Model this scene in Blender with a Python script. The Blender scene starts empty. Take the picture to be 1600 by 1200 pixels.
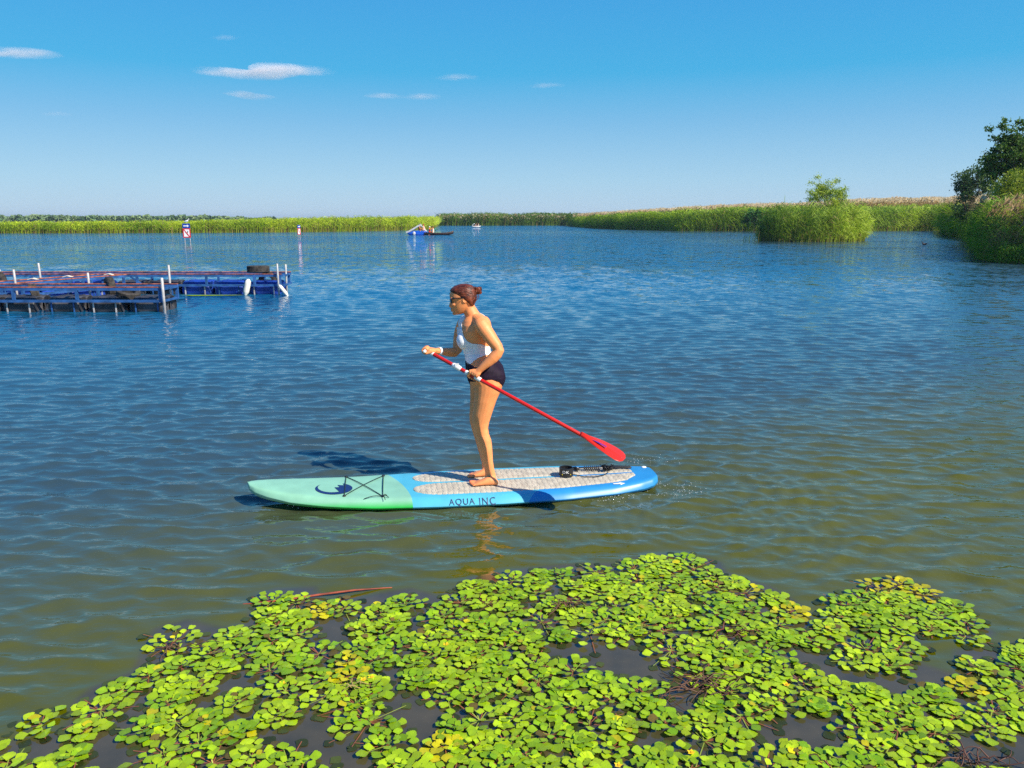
import bpy, bmesh, math, random
import numpy as np
from mathutils import Vector, Matrix
random.seed(7); RNG = np.random.default_rng(7)
R = math.radians
C = bpy.context.scene.collection
scene = bpy.context.scene

# ---------------------------------------------------------------- camera
H = 2.2                      # eye height above the water
PITCH = R(12.18)
FPX = 1200.0
cam = bpy.data.cameras.new('camera'); cam_o = bpy.data.objects.new('camera', cam); C.objects.link(cam_o)
cam.sensor_width = 36; cam.lens = 27.0; cam.clip_start = .05; cam.clip_end = 20000
cam_o.location = (0, 0, H); cam_o.rotation_euler = (R(90) - PITCH, 0, 0)
scene.camera = cam_o

# ---------------------------------------------------------------- light
SUN_EL, SUN_AZ = R(41), R(-34)     # azimuth measured from +X towards +Y
sun_dir = Vector((math.cos(SUN_EL)*math.cos(SUN_AZ), math.cos(SUN_EL)*math.sin(SUN_AZ), math.sin(SUN_EL)))
sl = bpy.data.lights.new('sun', 'SUN'); sl.energy = 4.9; sl.angle = R(.5); sl.color = (1, .90, .74)
so = bpy.data.objects.new('sun', sl); C.objects.link(so)
so.rotation_euler = (-sun_dir).to_track_quat('-Z', 'Y').to_euler()
W = bpy.data.worlds.new('World'); scene.world = W; W.use_nodes = True
nt = W.node_tree; nt.nodes.clear()
sky = nt.nodes.new('ShaderNodeTexSky'); sky.sky_type = 'NISHITA'; sky.sun_disc = False
sky.sun_elevation = SUN_EL; sky.sun_rotation = math.pi/2 - SUN_AZ
sky.altitude = 0; sky.air_density = 1.0; sky.dust_density = .35; sky.ozone_density = 2.2
def _lin(r, g, b): return tuple((c/255/12.92 if c/255 <= .04045 else ((c/255+.055)/1.055)**2.4) for c in (r, g, b))
# the blue of this clear sky by height above the horizon, blended over the Nishita sky
tcw = nt.nodes.new('ShaderNodeTexCoord'); sxyz = nt.nodes.new('ShaderNodeSeparateXYZ'); nt.links.new(tcw.outputs['Generated'], sxyz.inputs[0])
mrw = nt.nodes.new('ShaderNodeMapRange'); mrw.inputs[1].default_value = 0; mrw.inputs[2].default_value = 1; nt.links.new(sxyz.outputs[2], mrw.inputs[0])
rp = nt.nodes.new('ShaderNodeValToRGB'); nt.links.new(mrw.outputs[0], rp.inputs[0]); cr = rp.color_ramp
SKY = [(0, (182, 210, 234)), (.045, (162, 207, 236)), (.115, (118, 187, 232)), (.17, (60, 176, 230)), (.25, (58, 164, 228)), (.45, (52, 146, 224)), (1, (14, 80, 182))]
cr.elements[0].position = 0; cr.elements[0].color = (*_lin(*SKY[0][1]), 1); cr.elements[1].position = 1; cr.elements[1].color = (*_lin(*SKY[-1][1]), 1)
for p_, c_ in SKY[1:-1]: e_ = cr.elements.new(p_); e_.color = (*_lin(*c_), 1)
bgs = nt.nodes.new('ShaderNodeBackground'); bgs.inputs['Strength'].default_value = .075; nt.links.new(sky.outputs[0], bgs.inputs[0])
bgr = nt.nodes.new('ShaderNodeBackground'); bgr.inputs['Strength'].default_value = .715; nt.links.new(rp.outputs[0], bgr.inputs[0])
mxw = nt.nodes.new('ShaderNodeMixShader'); mxw.inputs[0].default_value = .88
wo = nt.nodes.new('ShaderNodeOutputWorld')
nt.links.new(bgs.outputs[0], mxw.inputs[1]); nt.links.new(bgr.outputs[0], mxw.inputs[2]); nt.links.new(mxw.outputs[0], wo.inputs[0])
scene.view_settings.view_transform = 'Standard'; scene.view_settings.look = 'None'
EXPO = .53
scene.view_settings.exposure = EXPO; scene.view_settings.gamma = 1
scene.cycles.max_bounces = 6; scene.cycles.transparent_max_bounces = 12; scene.cycles.diffuse_bounces = 3
scene.cycles.volume_bounces = 4; scene.cycles.use_denoising = False; scene.cycles.sample_clamp_indirect = 6

# ---------------------------------------------------------------- helpers: survey points of the place
cp, sp = math.cos(PITCH), math.sin(PITCH)
def ray(px, py):
    dx, dy = (px-800)/FPX, (600-py)/FPX
    return np.array([dx, cp+dy*sp, -sp+dy*cp])
def at_Y(px, py, Y):
    d = ray(px, py); return np.array([d[0]/d[1]*Y, Y, H+d[2]/d[1]*Y])
def at_z(px, py, z=0.0):
    d = ray(px, py); t = (z-H)/d[2]; return np.array([d[0]*t, d[1]*t, z])
def proj(P):
    P = np.asarray(P, float); x, y, z = P[..., 0], P[..., 1], P[..., 2]-H
    depth = y*cp - z*sp; up = y*sp + z*cp
    return 800+FPX*x/depth, 600-FPX*up/depth

# ---------------------------------------------------------------- helpers: tags, meshes
def tag(o, label=None, cat=None, group=None, kind=None):
    if label: o['label'] = label
    if cat: o['category'] = cat
    if group: o['group'] = group
    if kind: o['kind'] = kind
    return o
def empty(name, loc=(0, 0, 0)):
    o = bpy.data.objects.new(name, None); C.objects.link(o); o.location = loc; o.empty_display_size = .2
    return o
def link(name, me, m, parent=None):
    o = bpy.data.objects.new(name, me); C.objects.link(o)
    if m is not None and not me.materials: me.materials.append(m)
    if parent is not None:
        o.parent = parent; o.matrix_parent_inverse = Matrix.Translation(-Vector(world_loc(parent)))
    return o
def world_loc(o):
    v = Vector(o.location)
    p = o.parent
    if p is not None:
        v = v + o.matrix_parent_inverse.translation + world_loc(p)
    return v
class MB:
    """collects world-space shapes, builds ONE mesh object"""
    def __init__(s): s.v = []; s.f = []
    def add(s, v, f):
        n = len(s.v); s.v += [tuple(map(float, p)) for p in v]; s.f += [tuple(i+n for i in q) for q in f]; return s
    def box(s, c, d, rz=0):
        cx, cy, cz = c; hx, hy, hz = d[0]/2, d[1]/2, d[2]/2; ca, sa = math.cos(rz), math.sin(rz); v = []
        for z in (-hz, hz):
            for x, y in ((-hx, -hy), (hx, -hy), (hx, hy), (-hx, hy)):
                v.append((cx+x*ca-y*sa, cy+x*sa+y*ca, cz+z))
        return s.add(v, [(3, 2, 1, 0), (4, 5, 6, 7), (0, 1, 5, 4), (1, 2, 6, 5), (2, 3, 7, 6), (3, 0, 4, 7)])
    def beam(s, p, q, w, h):
        p, q = Vector(p), Vector(q); d = (q-p).normalized(); up = Vector((0, 0, 1))
        if abs(d.z) > .95: up = Vector((0, 1, 0))
        r = d.cross(up).normalized(); u = r.cross(d).normalized(); v = []
        for e in (p, q):
            for a, b in ((-1, -1), (1, -1), (1, 1), (-1, 1)): v.append(e+r*(a*w/2)+u*(b*h/2))
        return s.add(v, [(0, 1, 2, 3), (7, 6, 5, 4), (0, 4, 5, 1), (1, 5, 6, 2), (2, 6, 7, 3), (3, 7, 4, 0)])
    def tube(s, pts, rad, n=10, caps=True):
        pts = [Vector(p) for p in pts]; N = len(pts)
        if not hasattr(rad, '__len__'): rad = [rad]*N
        t0 = (pts[1]-pts[0]).normalized(); a = Vector((0, 0, 1)) if abs(t0.z) < .9 else Vector((1, 0, 0))
        nrm = t0.cross(a).normalized(); v = []; f = []
        rows = []
        def ring(p, t, r):
            nonlocal nrm
            nrm = (nrm - t*nrm.dot(t)).normalized(); b = t.cross(nrm)
            i0 = len(v)
            for k in range(n):
                an = 2*math.pi*k/n; v.append(p+nrm*(r*math.cos(an))+b*(r*math.sin(an)))
            rows.append(i0)
        for i, p in enumerate(pts):
            t = (pts[min(i+1, N-1)]-pts[max(i-1, 0)]).normalized()
            if i == 0 and caps:
                for q in (.9, .5): ring(p-t*rad[0]*math.sin(math.acos(1-q) if 0 else q*math.pi/2)*.98, t, rad[0]*math.cos(q*math.pi/2))
            ring(p, t, rad[i])
            if i == N-1 and caps:
                for q in (.5, .9): ring(p+t*rad[-1]*math.sin(q*math.pi/2), t, rad[-1]*math.cos(q*math.pi/2))
        for a_, b_ in zip(rows[:-1], rows[1:]):
            for k in range(n): f.append((a_+k, a_+(k+1) % n, b_+(k+1) % n, b_+k))
        f.append(tuple(rows[0]+k for k in range(n))[::-1]); f.append(tuple(rows[-1]+k for k in range(n)))
        return s.add(v, f)
    def loft(s, rings, n=20, p=2.0):
        """rings: (centre, axis a, axis b)"""
        v = []; f = []
        for c, a, b in rings:
            c, a, b = Vector(c), Vector(a), Vector(b)
            for k in range(n):
                an = 2*math.pi*k/n; ca, sa = math.cos(an), math.sin(an)
                ca = math.copysign(abs(ca)**(2/p), ca); sa = math.copysign(abs(sa)**(2/p), sa)
                v.append(c+a*ca+b*sa)
        for i in range(len(rings)-1):
            for k in range(n): f.append((i*n+k, i*n+(k+1) % n, (i+1)*n+(k+1) % n, (i+1)*n+k))
        f.append(tuple(range(n))[::-1]); f.append(tuple((len(rings)-1)*n+k for k in range(n)))
        return s.add(v, f)
    def ell(s, c, r, rot=None, nu=16, nv=10):
        v = []; f = []; c = Vector(c); M = rot or Matrix.Identity(3)
        for j in range(nv+1):
            th = math.pi*(j+.02 if j == 0 else (j-.02 if j == nv else j))/nv
            for k in range(nu):
                ph = 2*math.pi*k/nu
                v.append(c+M@Vector((r[0]*math.sin(th)*math.cos(ph), r[1]*math.sin(th)*math.sin(ph), r[2]*math.cos(th))))
        for j in range(nv):
            for k in range(nu): f.append((j*nu+k, (j+1)*nu+k, (j+1)*nu+(k+1) % nu, j*nu+(k+1) % nu))
        f.append(tuple(range(nu))); f.append(tuple(nv*nu+k for k in range(nu))[::-1])
        return s.add(v, f)
    def lathe(s, prof, c, axis, n=24):
        """prof: (r, h) closed loop revolved round axis through c"""
        ax = Vector(axis).normalized(); a = ax.cross(Vector((0, 0, 1)) if abs(ax.z) < .9 else Vector((1, 0, 0))).normalized(); b = ax.cross(a); c = Vector(c)
        v = []; f = []; m = len(prof)
        for k in range(n):
            an = 2*math.pi*k/n; d = a*math.cos(an)+b*math.sin(an)
            for r, h in prof: v.append(c+d*r+ax*h)
        for k in range(n):
            for i in range(m): f.append((k*m+i, k*m+(i+1) % m, ((k+1) % n)*m+(i+1) % m, ((k+1) % n)*m+i))
        return s.add(v, f)
    def mesh(s, name, origin=(0, 0, 0)):
        me = bpy.data.meshes.new(name); o = Vector(origin)
        me.from_pydata([tuple(Vector(p)-o) for p in s.v], [], s.f); me.update(); return me
    def build(s, name, m, parent=None, smooth=False, origin=None, fix=True):
        o0 = Vector(world_loc(parent)) if parent is not None else Vector(origin if origin is not None else (0, 0, 0))
        me = s.mesh(name, o0)
        if fix:
            bm = bmesh.new(); bm.from_mesh(me); bmesh.ops.recalc_face_normals(bm, faces=bm.faces); bm.to_mesh(me); bm.free()
        if smooth: me.polygons.foreach_set('use_smooth', [True]*len(me.polygons))
        o = bpy.data.objects.new(name, me); C.objects.link(o); me.materials.append(m); o.location = (0, 0, 0) if parent is not None else o0
        if parent is not None: o.parent = parent
        return o
def np_mesh(name, V, F, m, col=None, smooth=False, parent=None, origin=(0, 0, 0), attrs=None):
    """V (n,3) world, F (k, 3 or 4) ints"""
    me = bpy.data.meshes.new(name); V = np.asarray(V, np.float32) - np.asarray(origin, np.float32); F = np.asarray(F, np.int32)
    me.vertices.add(len(V)); me.vertices.foreach_set('co', V.ravel())
    k = F.shape[1]; me.loops.add(F.size); me.loops.foreach_set('vertex_index', F.ravel())
    me.polygons.add(len(F)); me.polygons.foreach_set('loop_start', np.arange(0, F.size, k, dtype=np.int32))
    me.polygons.foreach_set('loop_total', np.full(len(F), k, np.int32))
    if smooth: me.polygons.foreach_set('use_smooth', np.ones(len(F), bool))
    if col is not None:
        a = me.color_attributes.new('Col', 'FLOAT_COLOR', 'POINT'); c = np.ones((len(V), 4), np.float32); c[:, :3] = col; a.data.foreach_set('color', c.ravel())
    for nme, arr in (attrs or {}).items():
        a = me.attributes.new(nme, 'FLOAT', 'POINT'); a.data.foreach_set('value', np.asarray(arr, np.float32))
    me.update(calc_edges=True); me.validate()
    me.materials.append(m)
    o = bpy.data.objects.new(name, me); C.objects.link(o)
    if parent is not None: o.parent = parent
    else: o.location = origin
    return o

# ---------------------------------------------------------------- materials
def lin(r, g, b):
    f = lambda c: (c/255/12.92 if c/255 <= .04045 else ((c/255+.055)/1.055)**2.4)
    return (f(r), f(g), f(b))
def pmat(name, col, rough=.5, var=.18, scale=6, bump=0, metal=0, spec=.5, attr=False, trans=0, col2=None, bscale=None, coord='Object', sss=0, coat=0, stretch=None):
    m = bpy.data.materials.new(name); m.use_nodes = True; n = m.node_tree.nodes; L = m.node_tree.links
    b = n['Principled BSDF']; b.inputs['Roughness'].default_value = rough; b.inputs['Metallic'].default_value = metal
    b.inputs['Specular IOR Level'].default_value = spec; b.inputs['Coat Weight'].default_value = coat
    tc = n.new('ShaderNodeTexCoord'); mp = n.new('ShaderNodeMapping'); L.new(tc.outputs[coord], mp.inputs[0])
    if stretch: mp.inputs['Scale'].default_value = stretch
    nz = n.new('ShaderNodeTexNoise'); nz.inputs['Scale'].default_value = scale; nz.inputs['Detail'].default_value = 5; L.new(mp.outputs[0], nz.inputs[0])
    mr = n.new('ShaderNodeMapRange'); mr.inputs[1].default_value = .35; mr.inputs[2].default_value = .65; L.new(nz.outputs[0], mr.inputs[0])
    mx = n.new('ShaderNodeMix'); mx.data_type = 'RGBA'; L.new(mr.outputs[0], mx.inputs[0])
    c1 = tuple(min(1, c*(1-var)) for c in col); c2 = col2 or tuple(min(1, c*(1+var)) for c in col)
    mx.inputs[6].default_value = (*c1, 1); mx.inputs[7].default_value = (*c2, 1); out = mx.outputs[2]
    if attr:
        at = n.new('ShaderNodeAttribute'); at.attribute_name = 'Col'
        mu = n.new('ShaderNodeMix'); mu.data_type = 'RGBA'; mu.blend_type = 'MULTIPLY'; mu.inputs[0].default_value = 1
        L.new(out, mu.inputs[6]); L.new(at.outputs[0], mu.inputs[7]); out = mu.outputs[2]
    L.new(out, b.inputs['Base Color'])
    if sss:
        b.inputs['Subsurface Weight'].default_value = sss; b.inputs['Subsurface Radius'].default_value = (.012, .005, .003); b.inputs['Subsurface Scale'].default_value = 1
    if bump:
        nb = n.new('ShaderNodeTexNoise'); nb.inputs['Scale'].default_value = bscale or scale*4; nb.inputs['Detail'].default_value = 4; L.new(mp.outputs[0], nb.inputs[0])
        bp = n.new('ShaderNodeBump'); bp.inputs['Strength'].default_value = 1; bp.inputs['Distance'].default_value = bump; L.new(nb.outputs[0], bp.inputs['Height']); L.new(bp.outputs[0], b.inputs['Normal'])
    if trans:
        o = n['Material Output']; t = n.new('ShaderNodeBsdfTranslucent'); L.new(out, t.inputs[0]); ms = n.new('ShaderNodeMixShader'); ms.inputs[0].default_value = trans
        L.new(b.outputs[0], ms.inputs[1]); L.new(t.outputs[0], ms.inputs[2]); L.new(ms.outputs[0], o.inputs[0])
    return m
def interp(xs, ys): 
    xs, ys = list(xs), list(ys); return lambda x: np.interp(x, xs, ys)
def inpoly(x, y, poly):
    x, y = np.asarray(x), np.asarray(y); r = np.zeros(x.shape, bool); n = len(poly); j = n-1
    for i in range(n):
        xi, yi = poly[i]; xj, yj = poly[j]
        if yi != yj: r ^= ((yi > y) != (yj > y)) & (x < (xj-xi)*(y-yi)/(yj-yi)+xi)
        j = i
    return r
_vn = RNG.random((256, 256))
def vnoise(x, y):
    xi, yi = np.floor(x).astype(int), np.floor(y).astype(int); fx, fy = x-xi, y-yi; fx = fx*fx*(3-2*fx); fy = fy*fy*(3-2*fy)
    g = lambda a, b: _vn[a % 256, b % 256]
    return (g(xi, yi)*(1-fx)+g(xi+1, yi)*fx)*(1-fy)+(g(xi, yi+1)*(1-fx)+g(xi+1, yi+1)*fx)*fy

# ================================================================ water
# outline of the floating plants, surveyed on the water surface
MAT_PX = [(-60, 1180), (0, 1166), (60, 1155), (110, 1140), (128, 1092), (150, 1075), (215, 1050), (245, 985), (290, 972), (345, 985), (392, 975), (405, 930), (430, 922), (487, 920), (500, 945), (560, 935), (640, 922), (690, 935),
          (735, 905), (800, 892), (880, 885), (975, 882), (1010, 868), (1062, 865), (1122, 880), (1130, 895), (1200, 918), (1250, 948), (1268, 985), (1300, 1003), (1335, 1012), (1380, 1045), (1440, 1040),
          (1500, 1060), (1500, 1020), (1560, 1010), (1680, 1000), (1900, 1240), (1700, 1420), (-200, 1420), (-260, 1230)]
HOLES_PX = [[(865, 1022), (925, 1000), (1000, 1002), (1035, 1022), (1085, 1062), (1078, 1095), (1020, 1105), (995, 1062), (930, 1055)],
            [(1225, 1015), (1330, 1035), (1370, 1048), (1460, 1052), (1520, 1052), (1480, 1075), (1400, 1085), (1330, 1068), (1270, 1060), (1240, 1035)],
            [(1180, 1130), (1245, 1112), (1290, 1122), (1340, 1150), (1350, 1175), (1290, 1162), (1230, 1160)],
            [(600, 1072), (650, 1085), (705, 1118), (655, 1165), (600, 1150), (585, 1110)], [(345, 1060), (385, 1050), (430, 1065), (420, 1085), (370, 1085)],
            [(490, 962), (545, 965), (565, 1000), (530, 1030), (500, 1000)], [(775, 958), (840, 965), (830, 985), (780, 985)], [(480, 1155), (560, 1145), (600, 1180), (620, 1230), (490, 1230)],
            [(545, 940), (640, 940), (600, 952)], [(560, 1040), (610, 1035), (640, 1060), (580, 1062)], [(700, 945), (760, 950), (755, 962), (700, 960)],
            [(1460, 1160), (1640, 1150), (1700, 1230), (1460, 1215)], [(1080, 990), (1130, 985), (1180, 1000), (1150, 1015), (1090, 1005)], [(1290, 1085), (1360, 1090), (1350, 1105), (1300, 1100)]]
ISLE_PX = [(1290, 985), (1330, 935), (1385, 913), (1450, 918), (1475, 940), (1545, 988), (1520, 998), (1450, 985), (1420, 1010), (1430, 1045), (1380, 1042), (1335, 1015), (1295, 1000)]
toW = lambda P: [tuple(at_z(x, y, 0)[:2]) for x, y in P]
MAT_W, ISLE_W, HOLES_W = toW(MAT_PX), toW(ISLE_PX), [toW(h) for h in HOLES_PX]
def seg_dist(x, y, poly):
    d = np.full(x.shape, 1e9); n = len(poly)
    for i in range(n):
        ax, ay = poly[i]; bx, by = poly[(i+1) % n]; vx, vy = bx-ax, by-ay
        t = np.clip(((x-ax)*vx+(y-ay)*vy)/(vx*vx+vy*vy+1e-9), 0, 1); d = np.minimum(d, np.hypot(x-ax-t*vx, y-ay-t*vy))
    return d
def build_water():
    ys = [-60, -30, -12, -5, -1, .5]; y = 1.6; ys.append(y)
    while y < 4500:
        st = .0215 if y < 8 else (.0215*(y/8)**1.2 if y < 55 else .217*(y/55)**2.2)
        y += st; ys.append(y)
    xs = [0]; x = 0
    while x < 4500:
        st = .032 if x < 5 else (.032*(x/5)**1.34 if x < 40 else .52*(x/40)**2)
        x += st; xs.append(x)
    xs = np.array([-v for v in xs[:0:-1]] + xs); ys = np.array(ys)
    X, Y = np.meshgrid(xs, ys); dX = np.abs(np.gradient(xs))[None, :]+X*0; dY = np.abs(np.gradient(ys))[:, None]+X*0
    near = (Y < 8) & (Y > 0) & (np.abs(X) < 9)
    calm = np.zeros_like(X); xn, yn = X[near], Y[near]
    ins = inpoly(xn, yn, MAT_W) | inpoly(xn, yn, ISLE_W)
    d = np.minimum(seg_dist(xn, yn, MAT_W), seg_dist(xn, yn, ISLE_W))
    calm[near] = np.where(ins, 1, np.clip(1-d/.22, 0, 1)**1.5)
    calm[(Y <= 2.6)] = 1
    Z = np.zeros_like(X); GX = np.zeros_like(X); GY = np.zeros_like(X); rs = np.random.default_rng(3)
    wx = X+.35*vnoise(X*.6+9, Y*.6); wy = Y+.25*vnoise(X*.5, Y*.5+40)
    lam = np.exp(rs.uniform(math.log(.075), math.log(.50), 84))
    for i, l in enumerate(lam):
        th = rs.normal(R(-97), R(19) if i % 4 else R(34)); k = 2*math.pi/l; ph = rs.uniform(0, 6.28)
        slope = .034*(1.15 if l < .2 else .8)
        a = slope/k
        res = np.clip((l/np.maximum(dY, .45*dX)-3)/3, 0, 1)
        g = .6+.8*vnoise(X*.55/(.4+l)+i*7.3, Y*.8/(.4+l)+i*3.1)
        arg = k*(math.cos(th)*wx+math.sin(th)*wy)+ph
        am = a*res*g; sn, cs = np.sin(arg), np.cos(arg); Z += am*sn; GX += am*cs*math.cos(th); GY += am*cs*math.sin(th)
    # rings spreading from the tail of the board and the dripping paddle
    for (cx, cy, l, am) in ((1.55, 6.15, .16, .0045), (1.35, 5.35, .11, .003)):
        r = np.hypot(X-cx, (Y-cy)); Z += am*np.sin(2*math.pi*r/l)*np.exp(-((r-.6)/.55)**2)*(dY < .06)
    # small waves thrown off by the board, running along both rails
    a_, b_ = at_z(460, 764, 0)[:2], at_z(985, 739, 0)[:2]; vx, vy = b_-a_; tt = np.clip(((X-a_[0])*vx+(Y-a_[1])*vy)/(vx*vx+vy*vy), 0, 1); d_ = np.hypot(X-a_[0]-tt*vx, Y-a_[1]-tt*vy)-.37
    Z += (dY < .05)*.0045*np.sin(2*math.pi*(d_+.03*vnoise(X*3, Y*3))/(.13+.03*tt))*np.exp(-(np.maximum(d_, 0)/.30)**2)
    gust = vnoise(X*.045+3, Y*.02+8)*.6+vnoise(X*.16, Y*.07)*.4
    q = (1-.97*calm)*(.75+.5*gust); Z *= q; X = X+GX*q*1.0; Y = Y+GY*q*1.0
    slick = np.zeros_like(X)      # wind-still lanes on the open water
    for (cx, cy, rx, ry) in ((-27, 62, 16, 7), (-40, 104, 60, 4.5), (24, 76, 9, 9), (4, 125, 40, 14)):
        rr = ((X-cx)/rx)**2+((Y-cy)/ry)**2+.9*(vnoise(X*.35+2, Y*.12)-.5)+.5*(vnoise(X*1.1, Y*.5)-.5); slick = np.maximum(slick, np.clip(1.25-rr, 0, 1))
    V = np.stack([X, Y, Z], -1).reshape(-1, 3); ny, nx = X.shape
    I = np.arange(ny*nx).reshape(ny, nx); F = np.stack([I[:-1, :-1], I[:-1, 1:], I[1:, 1:], I[1:, :-1]], -1).reshape(-1, 4)
    m = bpy.data.materials.new('lake_water'); m.use_nodes = True; n = m.node_tree.nodes; L = m.node_tree.links; b = n['Principled BSDF']
    b.inputs['Roughness'].default_value = .02; b.inputs['IOR'].default_value = 1.58; b.inputs['Specular IOR Level'].default_value = .62
    tc = n.new('ShaderNodeTexCoord'); at = n.new('ShaderNodeAttribute'); at.attribute_name = 'calm'
    def noise(sx, sy, sc, det=3, rz=0):
        mp = n.new('ShaderNodeMapping'); mp.inputs['Scale'].default_value = (sx, sy, 1); mp.inputs['Rotation'].default_value = (0, 0, rz); L.new(tc.outputs['Object'], mp.inputs[0])
        z = n.new('ShaderNodeTexNoise'); z.inputs['Scale'].default_value = sc; z.inputs['Detail'].default_value = det; z.inputs['Roughness'].default_value = .55; L.new(mp.outputs[0], z.inputs[0]); return z
    # silt colour varies slowly; dark weedy shallows under the floating plants
    zc = noise(1, 1, .5, 3); r1 = n.new('ShaderNodeMix'); r1.data_type = 'RGBA'; L.new(zc.outputs[0], r1.inputs[0])
    r1.inputs[6].default_value = (.060, .068, .0010, 1); r1.inputs[7].default_value = (.094, .095, .0010, 1)
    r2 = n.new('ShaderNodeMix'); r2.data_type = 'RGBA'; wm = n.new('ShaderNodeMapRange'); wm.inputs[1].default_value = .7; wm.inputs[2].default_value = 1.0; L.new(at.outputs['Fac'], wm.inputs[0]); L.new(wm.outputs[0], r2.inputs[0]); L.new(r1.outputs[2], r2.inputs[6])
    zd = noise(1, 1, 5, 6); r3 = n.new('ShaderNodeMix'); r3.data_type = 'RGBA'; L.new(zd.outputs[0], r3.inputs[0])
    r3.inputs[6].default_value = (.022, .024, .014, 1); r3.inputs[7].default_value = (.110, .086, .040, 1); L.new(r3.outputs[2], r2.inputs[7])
    # offshore the silty base colour shifts to a blue that stands in for reflected sky
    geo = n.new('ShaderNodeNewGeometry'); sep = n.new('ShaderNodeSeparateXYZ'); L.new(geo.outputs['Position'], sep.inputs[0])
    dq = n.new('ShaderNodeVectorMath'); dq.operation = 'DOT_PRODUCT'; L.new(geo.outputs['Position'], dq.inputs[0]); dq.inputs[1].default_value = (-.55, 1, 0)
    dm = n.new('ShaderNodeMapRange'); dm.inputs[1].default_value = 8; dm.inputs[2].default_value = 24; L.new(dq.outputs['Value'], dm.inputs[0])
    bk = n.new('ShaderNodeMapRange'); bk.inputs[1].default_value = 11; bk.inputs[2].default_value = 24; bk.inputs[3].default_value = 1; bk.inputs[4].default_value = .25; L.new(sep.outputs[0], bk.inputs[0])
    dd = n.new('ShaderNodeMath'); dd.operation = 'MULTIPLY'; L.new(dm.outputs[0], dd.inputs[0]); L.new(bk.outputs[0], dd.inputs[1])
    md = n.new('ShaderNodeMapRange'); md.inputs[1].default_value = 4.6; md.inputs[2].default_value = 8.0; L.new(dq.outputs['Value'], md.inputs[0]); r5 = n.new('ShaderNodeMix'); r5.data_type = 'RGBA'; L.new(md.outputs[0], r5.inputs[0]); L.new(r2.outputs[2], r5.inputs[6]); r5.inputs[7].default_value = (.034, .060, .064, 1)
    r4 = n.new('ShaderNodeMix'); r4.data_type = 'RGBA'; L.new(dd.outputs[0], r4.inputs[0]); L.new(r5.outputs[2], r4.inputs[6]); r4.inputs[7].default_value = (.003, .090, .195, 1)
    L.new(r4.outputs[2], b.inputs['Base Color'])
    # ripples below the mesh resolution
    def mathn(op, a, b_=None, clamp=False):
        q = n.new('ShaderNodeMath'); q.operation = op; q.use_clamp = clamp
        for i, v in enumerate((a, b_)):
            if v is None: continue
            if isinstance(v, (int, float)): q.inputs[i].default_value = v
            else: L.new(v, q.inputs[i])
        return q.outputs[0]
    fine = noise(.55, 1, 16, 2, R(6)); mid = noise(.6, 1, 4.5, 3, R(-5)); gustn = noise(.4, .25, .06, 3)
    far1 = n.new('ShaderNodeMapRange'); far1.inputs[1].default_value = 14; far1.inputs[2].default_value = 34; L.new(sep.outputs[1], far1.inputs[0])
    far2 = n.new('ShaderNodeMapRange'); far2.inputs[1].default_value = 12; far2.inputs[2].default_value = 40; L.new(sep.outputs[1], far2.inputs[0])
    gr = n.new('ShaderNodeMapRange'); gr.inputs[1].default_value = .30; gr.inputs[2].default_value = .46; gr.inputs[3].default_value = .45; L.new(gustn.outputs[0], gr.inputs[0])
    h1 = mathn('MULTIPLY', fine.outputs[0], .006); h2 = mathn('MULTIPLY', mathn('MULTIPLY', mid.outputs[0], .055), far1.outputs[0])
    hh = mathn('ADD', h1, h2); hh = mathn('MULTIPLY', hh, gr.outputs[0]); hh = mathn('MULTIPLY', hh, mathn('SUBTRACT', 1.04, at.outputs['Fac']))
    bp = n.new('ShaderNodeBump'); bp.inputs['Strength'].default_value = 1; bp.inputs['Distance'].default_value = 1; L.new(hh, bp.inputs['Height'])
    # far ripples, as slopes: waves too small to model one by one
    def vm(op, a, b_):
        q = n.new('ShaderNodeVectorMath'); q.operation = op
        for i, v in enumerate((a, b_)):
            if isinstance(v, tuple): q.inputs[i].default_value = v
            elif v is not None: L.new(v, q.inputs[i])
        return q
    w1 = noise(.75, 1, 5.5, 2.5, R(4)); w2 = noise(.7, .9, 1.1, 2, R(-3))
    sl = vm('ADD', vm('MULTIPLY', vm('SUBTRACT', w1.outputs['Color'], (.5, .5, .5)).outputs[0], (.8, 1.8, 0)).outputs[0], vm('MULTIPLY', vm('SUBTRACT', w2.outputs['Color'], (.5, .5, .5)).outputs[0], (.3, .8, 0)).outputs[0])
    sl = vm('ADD', sl.outputs[0], (0, -.09, 0)); q = n.new('ShaderNodeVectorMath'); q.operation = 'SCALE'; L.new(sl.outputs[0], q.inputs[0]); ats = n.new('ShaderNodeAttribute'); ats.attribute_name = 'slick'; L.new(mathn('MULTIPLY', mathn('MULTIPLY', far2.outputs[0], gr.outputs[0]), mathn('SUBTRACT', 1.0, mathn('MULTIPLY', ats.outputs['Fac'], .8))), q.inputs[3])
    nn = n.new('ShaderNodeVectorMath'); nn.operation = 'NORMALIZE'; L.new(vm('ADD', bp.outputs[0], q.outputs[0]).outputs[0], nn.inputs[0]); L.new(nn.outputs[0], b.inputs['Normal'])
    o = np_mesh('lake_water', V, F, m, smooth=True, attrs={'calm': calm.ravel(), 'slick': slick.ravel()})
    tag(o, 'rippled blue and olive lake water around the paddle board', 'water', kind='structure')
build_water()

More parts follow.
